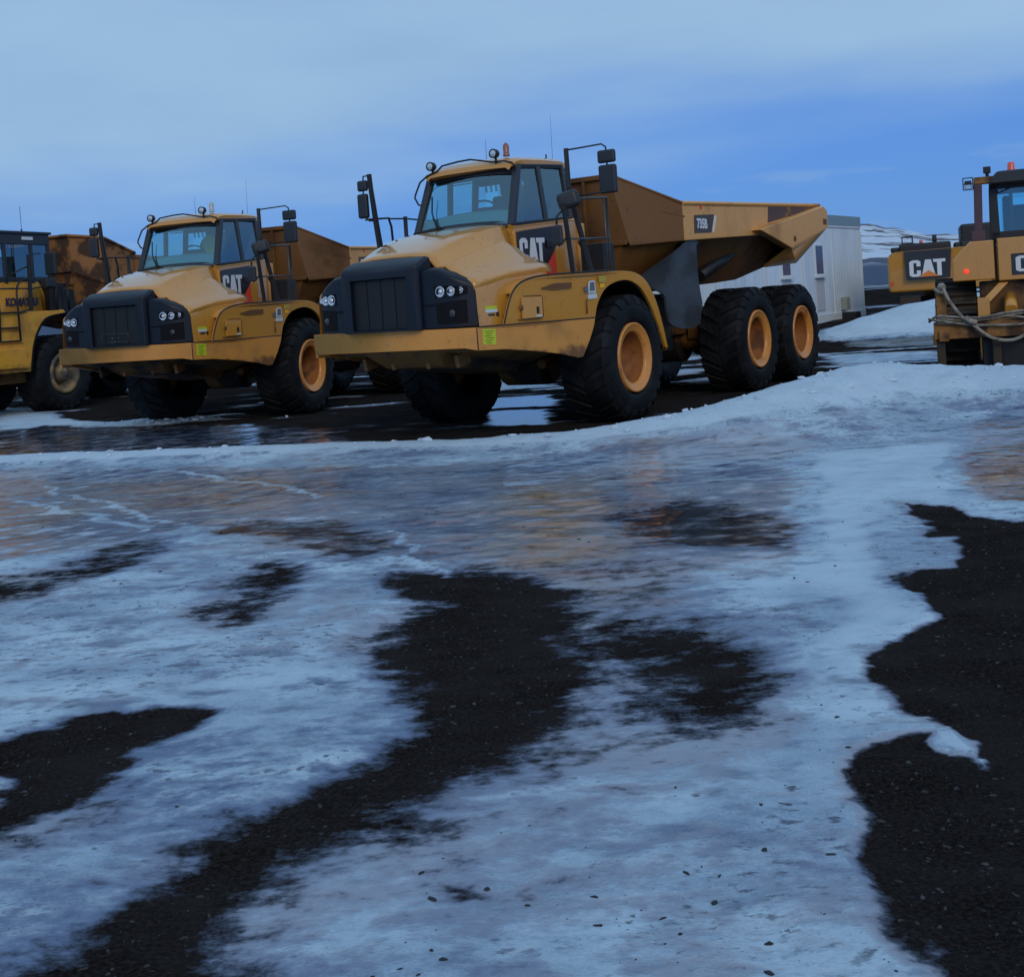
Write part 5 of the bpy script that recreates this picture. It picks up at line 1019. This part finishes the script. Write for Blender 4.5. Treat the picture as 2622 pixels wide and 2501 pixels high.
    for s_ in (-1, 1):
        rp_ = MB(); rp_.hexa([(s_ * .62 - .06, .30, 2.16), (s_ * .62 + .06, .30, 2.16), (s_ * .62 + .06, .44, 2.16), (s_ * .62 - .06, .44, 2.16)], [(s_ * .59 - .06, .30, 3.06), (s_ * .59 + .06, .30, 3.06), (s_ * .59 + .06, .42, 3.06), (s_ * .59 - .06, .42, 3.06)])
        rp_.box((s_ * .62, .36, 2.24), (.2, .2, .16)); rp_.build('roll_bar', 'purplepost', T, bevel=.012)
    b = MB(); b.box((0, .36, 3.08), (1.3, .14, .11)); b.build('roll_bar_beam', 'chasyel', T, bevel=.02)
    for s_ in (-1, 1):
        g = MB(); g.box((s_ * .73, .30, 3.03), (.10, .10, .12)); wl = g.build('work_lamp', 'black', T, bevel=.01)
        cg = MB()
        for q_ in (-.07, .07): cg.tube([(s_ * .73 + q_, .22, 2.95), (s_ * .73 + q_, .22, 3.13)], .008, 5)
        for z in (2.95, 3.04, 3.13): cg.tube([(s_ * .73 - .07, .22, z), (s_ * .73 + .07, .22, z)], .008, 5)
        cg.build('lamp_guard', 'black', wl); l_ = MB(); l_.box((s_ * .73, .245, 3.0), (.08, .012, .06)); l_.build('lens', 'lamp', wl)
        k = MB(); k.box((s_ * .45, .5, 3.245), (.11, .10, .10)); k.tube([(s_ * .45, .5, 3.15), (s_ * .45, .5, 3.22)], .03, 6); k.build('roof_lamp', 'black', cab, bevel=.01)
    bc = MB(); bc.lathe([(0, .062), (.03, .064), (.05, .056), (.13, .052), (.15, .04), (.155, .0001)], axis='z', c=(X(7.77), .75, 3.20), n=20); bc.build('beacon', 'beacon_r', cab)
    h = MB(); h.box((0, 3.0, 1.75), (.95, 1.6, .8)); h.build('hood', 'yellow', T, bevel=.05)
    bl = MB(); bl.loft([[(x, 4.35 + .12 * math.sin(t_ * 3.1), .12 + 1.15 * t_) for x in (-1.3, 1.3)] for t_ in np.linspace(0, 1, 7)]); o = bl.build('blade', 'yellow', T); md = o.modifiers.new('s', 'SOLIDIFY'); md.thickness = .06
    pa = MB()
    for s_ in (-1, 1): pa.box((s_ * 1.35, 3.0, .62), (.14, 2.6, .18))
    each(pa, 'push_arm', 'yellow', T)
    off = Vector((1.25, 0, 0))
    for c_ in kids(T): c_.location = c_.location + off
    del T['pivot']
    return T
M['trackm'] = worn('track_steel', (.030, .022, .018), (.07, .045, .028), (.42, .6), scale=6, rough=.6, coat=0)
M['chasyel'] = worn('grimy_yellow', (.34, .15, .03), (.08, .04, .025), (.42, .6), scale=3, rough=.6, coat=0)
M['purplepost'] = simple('dark_purple_brown', (.085, .040, .055), .5)
DZ = bulldozer()
# rope wound over the bulldozer's ripper
def rope():
    mb = MB(); y0 = 18.36
    def w(u, v, dy=0): # rope waypoints in metres: x, height
        return (u, y0 + dy, v)
    runs = [[w(6.66, 1.50, .25), w(6.72, 1.48, .1), w(6.80, 1.30, .05), w(6.96, 1.06), w(7.12, .92, -.03), w(7.32, .75, -.05), w(7.52, .68, -.03), w(7.72, .70), w(7.95, .85), w(8.2, 1.02), w(8.45, 1.10, .1)],
            [w(6.50, 1.04, .15), w(6.56, 1.03), w(6.80, .98), w(7.05, .93), w(7.35, .91), w(7.75, .90), w(8.2, .93), w(8.55, 1.0), w(8.95, 1.02), w(9.25, 1.0, .15)],
            [w(6.50, 1.0, .15), w(6.62, 1.08), w(6.85, 1.06), w(7.2, 1.03), w(7.6, 1.08), w(8.0, 1.10), w(8.6, 1.06), w(9.2, 1.05, .1)],
            [w(6.6, 1.06, .02), w(6.95, 1.0, .03), w(7.35, 1.0, .03), w(7.8, 1.06, .03), w(8.3, 1.02, .03), w(9.0, .98, .05)],
            [w(6.60, .98, .03), w(6.95, .96, .02), w(7.25, 1.02, .02), w(7.6, 1.03, .02), w(8.1, .96, .02), w(9.0, 1.0, .05)]]
    for k, q in enumerate(runs):
        p = [np.array(a) for a in q]; o = []
        for i in range(len(p) - 1):
            a, b_, c, d = p[max(i - 1, 0)], p[i], p[i + 1], p[min(i + 2, len(p) - 1)]
            for t_ in np.linspace(0, 1, 6)[:-1]: o.append(.5 * ((2 * b_) + (-a + c) * t_ + (2 * a - 5 * b_ + 4 * c - d) * t_ ** 2 + (-a + 3 * b_ - 3 * c + d) * t_ ** 3))
        o.append(p[-1]); mb.tube([tuple(a) for a in o], .026 if k == 0 else .018, 8)
    mb.lathe([(-.06, .03), (-.03, .07), (.03, .07), (.06, .03)], axis='x', c=(6.70, 18.52, 1.50), n=10); mb.tube([(6.60, 18.5, 1.48), (6.67, 18.46, 1.43), (6.74, 18.45, 1.42)], .03, 8)
    mb.tube([(7.02, 18.34, 1.04), (7.08, 18.30, .98), (7.16, 18.32, .96)], .045, 8)
    mb.v = [(6.53 + (x - 6.62) * math.cos(R(21)) + (y - 19) * math.sin(R(21)), 19 - (x - 6.62) * math.sin(R(21)) + (y - 19) * math.cos(R(21)), z) for x, y, z in mb.v]
    o = mb.build('rope', 'rope', None); tag(o, 'thick pale rope draped over the back of the bulldozer', 'rope')
rope()
# ------------------------------------------------------------------ excavator behind the snow heap
def excavator():
    T = thing('excavator', 'tracked excavator behind the snow heap, black panel with white lettering on its counterweight', 'excavator', (11.6, 38.0, 0.25), -R(18))
    X = lambda x: x - 13.3; Z = lambda z: z - .25
    out_ = [(11.58, 1.50), (11.62, 1.30), (15.0, 1.30), (15.02, 1.5), (15.02, 2.45), (14.9, 2.56), (11.75, 2.53), (11.60, 2.42)]
    c = MB(); fr = [(X(x), .0 + (.22 if x < 11.7 or x > 14.95 else 0), Z(z)) for x, z in out_]; c.prism(fr, [(X(x), .9, Z(z)) for x, z in out_]); cw = c.build('counterweight', 'yellow', T, bevel=.09, seg=4)
    d = MB(); dp = [(12.12, 1.64), (13.38, 1.66), (13.44, 2.535), (12.08, 2.525)]; d.prism([(X(x), -.006, Z(z)) for x, z in dp], [(X(x), .02, Z(z)) for x, z in dp]); dc = d.build('decal', 'decal', cw)
    block_word('lettering', lambda u, v: (X(12.22 + 1.05 * u), -.012, Z(1.74 + .50 * v)), 'white', dc, Vector((0, .008, 0)), GL_C + GL_A + GL_T)
    d = MB(); tri = [(.24, -.02), (.80, -.02), (.52, .36)]; d.prism([(X(12.22 + 1.05 * u), -.017, Z(1.74 + .50 * v)) for u, v in tri], [(X(12.22 + 1.05 * u), -.010, Z(1.74 + .50 * v)) for u, v in tri]); d.build('orange_triangle', 'orange', dc)
    d = MB(); d.box((X(11.70), -.0, Z(1.56)), (.09, .06, .10)); d.build('tail_lamp', 'red', cw)
    h = MB(); h.box((X(13.3), 2.2, Z(2.0)), (3.1, 2.8, 1.1)); h.build('house', 'yellow', T, bevel=.05)
    e = MB(); e.box((X(12.7), .9, Z(2.62)), (1.5, 1.2, .28)); e.box((X(14.0), 1.0, Z(2.60)), (.9, 1.0, .22)); e.box((X(11.95), .8, Z(2.60)), (.5, .8, .16)); e.build('engine_cover', 'black', T, bevel=.05)
    e = MB(); e.tube([(X(13.0), .9, Z(2.7)), (X(13.0), .9, Z(3.0))], .07, 10); e.build('exhaust', 'black', T)
    r = MB(); r.tube([(X(12.05), .5, Z(2.55)), (X(12.05), .5, Z(2.98)), (X(12.35), .5, Z(2.98)), (X(12.35), 2.5, Z(2.98))], .025, 6); r.tube([(X(12.05), .5, Z(2.78)), (X(12.35), .5, Z(2.78))], .02, 6); r.tube([(X(12.35), .5, Z(2.98)), (X(12.35), .5, Z(2.55))], .025, 6); r.build('handrail', 'black', T)
    r = MB(); r.tube([(X(13.75), .5, Z(2.55)), (X(13.75), .5, Z(2.9)), (X(14.3), .5, Z(2.9)), (X(14.3), .5, Z(2.55))], .025, 6); r.build('handrail', 'black', T)
    bc = MB(); bc.tube([(X(12.6), .8, Z(2.74)), (X(12.6), .8, Z(2.86))], .05, 8); bc.build('beacon', 'beacon_r', T)
    cb = MB(); cb.box((X(14.3), 3.0, Z(2.55)), (1.0, 1.8, 1.5)); cb.build('cab', 'black', T, bevel=.08)
    u = MB(); u.tube([(X(13.3), 2.2, Z(1.1)), (X(13.3), 2.2, Z(1.5))], .7, 20); u.box((X(13.3), 2.2, Z(.95)), (1.6, 1.2, .35)); u.build('undercarriage', 'chassis', T)
    for s_ in (-1, 1):
        P = []
        for k in range(36):
            a_ = 2 * math.pi * k / 36; P.append((2.2 + (1.6 if math.cos(a_) > 0 else -1.6) + .42 * math.cos(a_), Z(.72) + .42 * math.sin(a_)))
        t_ = MB(); t_.prism([(X(13.3) + s_ * 1.1 - .3, y, z) for y, z in P], [(X(13.3) + s_ * 1.1 + .3, y, z) for y, z in P])
        for (y, z) in P: t_.box((X(13.3) + s_ * 1.1, y, z), (.6, .05, .05))
        t_.build('track', 'trackm', T)
    bm_ = MB(); bm_.hexa([(-.3, 2.6, 1.2), (.3, 2.6, 1.2), (.3, 3.4, 1.2), (-.3, 3.4, 1.2)], [(-.25, 6.2, 2.0), (.25, 6.2, 2.0), (.25, 6.6, 1.5), (-.25, 6.6, 1.5)]); bm_.hexa([(-.2, 6.2, 2.0), (.2, 6.2, 2.0), (.2, 6.6, 1.6), (-.2, 6.6, 1.6)], [(-.15, 7.6, .6), (.15, 7.6, .6), (.15, 7.9, .7), (-.15, 7.9, .7)]); bm_.build('boom', 'yellow', T, bevel=.03)
    bk = MB(); bk.hexa([(-.5, 7.2, .0), (.5, 7.2, .0), (.5, 8.0, .0), (-.5, 8.0, .0)], [(-.55, 7.2, .8), (.55, 7.2, .8), (.55, 8.3, .8), (-.55, 8.3, .8)]); bk.build('bucket', 'chasyel', T, bevel=.05)
    for c_ in kids(T): c_.location = c_.location + Vector((1.7, 0, 0))
    return T
excavator()
# ------------------------------------------------------------------ site cabin
def cabin():
    ang = math.atan2(.83, .55)      # the long wall runs away to the right
    T = thing('site_cabin', 'long white site cabin with grey roof fascia standing behind the dump truck', 'site cabin', (11.95, 42, .53), ang)
    # local: x = back along the wall towards the camera is negative, y = inwards (left)
    Lw = 12.0; H_ = 3.36
    w = MB(); w.box((-Lw / 2, 1.3, H_ / 2 - .16), (Lw, 2.6, H_ - .34)); wall = w.build('wall', 'cabin', T)
    r = MB(); r.box((-Lw / 2, 1.3, H_ - .17), (Lw + .06, 2.66, .34)); r.build('roof_fascia', 'cabroof', T, bevel=.02)
    r = MB(); r.box((-Lw / 2, -.02, H_ - .365), (Lw + .02, .04, .05)); r.build('drip_edge', 'whitetrim', T)
    b = MB(); b.box((-Lw / 2, -.02, .12), (Lw + .02, .05, .26)); b.build('base_rail', 'whitetrim', T)
    for x in (-.04, -2.9, -5.7, -8.6, -11.96): 
        c = MB(); c.box((x, -.012, H_ / 2 - .15), (.09, .03, H_ - .7)); c.build('corner_post' if x in (-.04, -11.96) else 'cover_strip', 'whitetrim', T)
    for x in (-4.23, -7.05):
        f_ = MB(); f_.box((x, -.015, 1.93), (.72, .05, .98)); wf = f_.build('window', 'whitetrim', T, bevel=.01)
        g = MB(); g.box((x, -.044, 1.94), (.58, .012, .86)); g.build('pane', 'curtain', wf); s_ = MB(); s_.box((x, -.08, 1.42), (.84, .16, .06)); s_.build('sill', 'whitetrim', wf)
        q = MB(); q.box((x, -.012, .85), (.70, .03, .95)); q.build('wall_panel', 'panelgrey', T)
    m_ = MB(); m_.box((-2.2, -.10, .52), (.34, .20, .42)); m_.build('meter_box', 'metergrey', T, bevel=.02)
    m_ = MB(); m_.box((-2.2, -.25, .12), (.5, .5, .24)); m_.build('step', 'black', T)
    d = MB()
    for x in (-1, -4, -7, -10): d.box((x, .3, -.2), (.4, .4, .5)); 
    each(d, 'footing', 'chassis', T)
    return T
M['whitetrim'] = simple('white_trim', (.66, .69, .70), .55)
M['panelgrey'] = simple('pale_panel', (.50, .51, .54), .6)
M['metergrey'] = simple('meter_box_grey', (.30, .31, .27), .6)
cabin()
# ------------------------------------------------------------------ loose stones, clods and slush lumps
def lumps(name, label, mt, n, xr, yr, sr, cond, seed, flat=.6):
    g = np.random.default_rng(seed); mb = MB()
    u = g.random((n * 6, 2)); px = xr[0] + (xr[1] - xr[0]) * u[:, 0]; py = yr[0] + (yr[1] - yr[0]) * u[:, 1] ** 1.5
    h, c, w = fields(px, py); ok = np.where(cond(px, py, c))[0][:n]
    phi = (1 + 5 ** .5) / 2; IV = np.array([(-1, phi, 0), (1, phi, 0), (-1, -phi, 0), (1, -phi, 0), (0, -1, phi), (0, 1, phi), (0, -1, -phi), (0, 1, -phi), (phi, 0, -1), (phi, 0, 1), (-phi, 0, -1), (-phi, 0, 1)]) / 1.9
    IF = [(0, 11, 5), (0, 5, 1), (0, 1, 7), (0, 7, 10), (0, 10, 11), (1, 5, 9), (5, 11, 4), (11, 10, 2), (10, 7, 6), (7, 1, 8), (3, 9, 4), (3, 4, 2), (3, 2, 6), (3, 6, 8), (3, 8, 9), (4, 9, 5), (2, 4, 11), (6, 2, 10), (8, 6, 7), (9, 8, 1)]
    for i in ok:
        s0 = sr[0] + (sr[1] - sr[0]) * g.random() ** 5; a_ = g.random() * 6.28; ca, sa = math.cos(a_), math.sin(a_)
        V = IV * (1 + g.uniform(-.42, .42, (12, 1))) * np.array([s0 * g.uniform(1, 1.7), s0 * g.uniform(.5, 1), s0 * flat * g.uniform(.6, 1)])
        V = np.stack([V[:, 0] * ca - V[:, 1] * sa, V[:, 0] * sa + V[:, 1] * ca, V[:, 2]], 1) + np.array([px[i], py[i], h[i] + s0 * flat * .2]); mb.add([tuple(q) for q in V], IF)
    o = mb.build(name, mt, None, recalc=False); tag(o, label, kind='stuff'); return o
M['stone'] = worn('dark_stone', (.016, .016, .018), (.05, .052, .055), (.5, .66), scale=18, rough=.75, coat=0)
M['clod'] = simple('wet_soil_clod', (.012, .012, .016), .7)
M['slush'] = simple('slush', (.58, .66, .76), .6)
lumps('gravel_stones', 'small loose stones lying in the bare gravel', 'stone', 3600, (-4, 4.5), (2.6, 12), (.0025, .011), lambda x, y, c: c < .22, 5)
lumps('dirt_clods', 'dark clods and pebbles strewn over the snow', 'clod', 1700, (-5, 6), (2.6, 14), (.0018, .013), lambda x, y, c: (c > .3) & (fbm(x, y, 1.4, 3, 301) > .52), 6, .4)
lumps('snow_chunks', 'small broken chunks of snow on the crest of the ploughed ridge', 'slush', 420, (-8, 8), (13.8, 17.2), (.008, .05), lambda x, y, c: (c > .95), 18, .8)
lumps('slush_lumps', 'broken slush and ice lumps in front of the parked trucks', 'slush', 500, (-8, 2.5), (17.0, 23), (.015, .06), lambda x, y, c: c > .62, 8, .8)
#@@OBJ_END
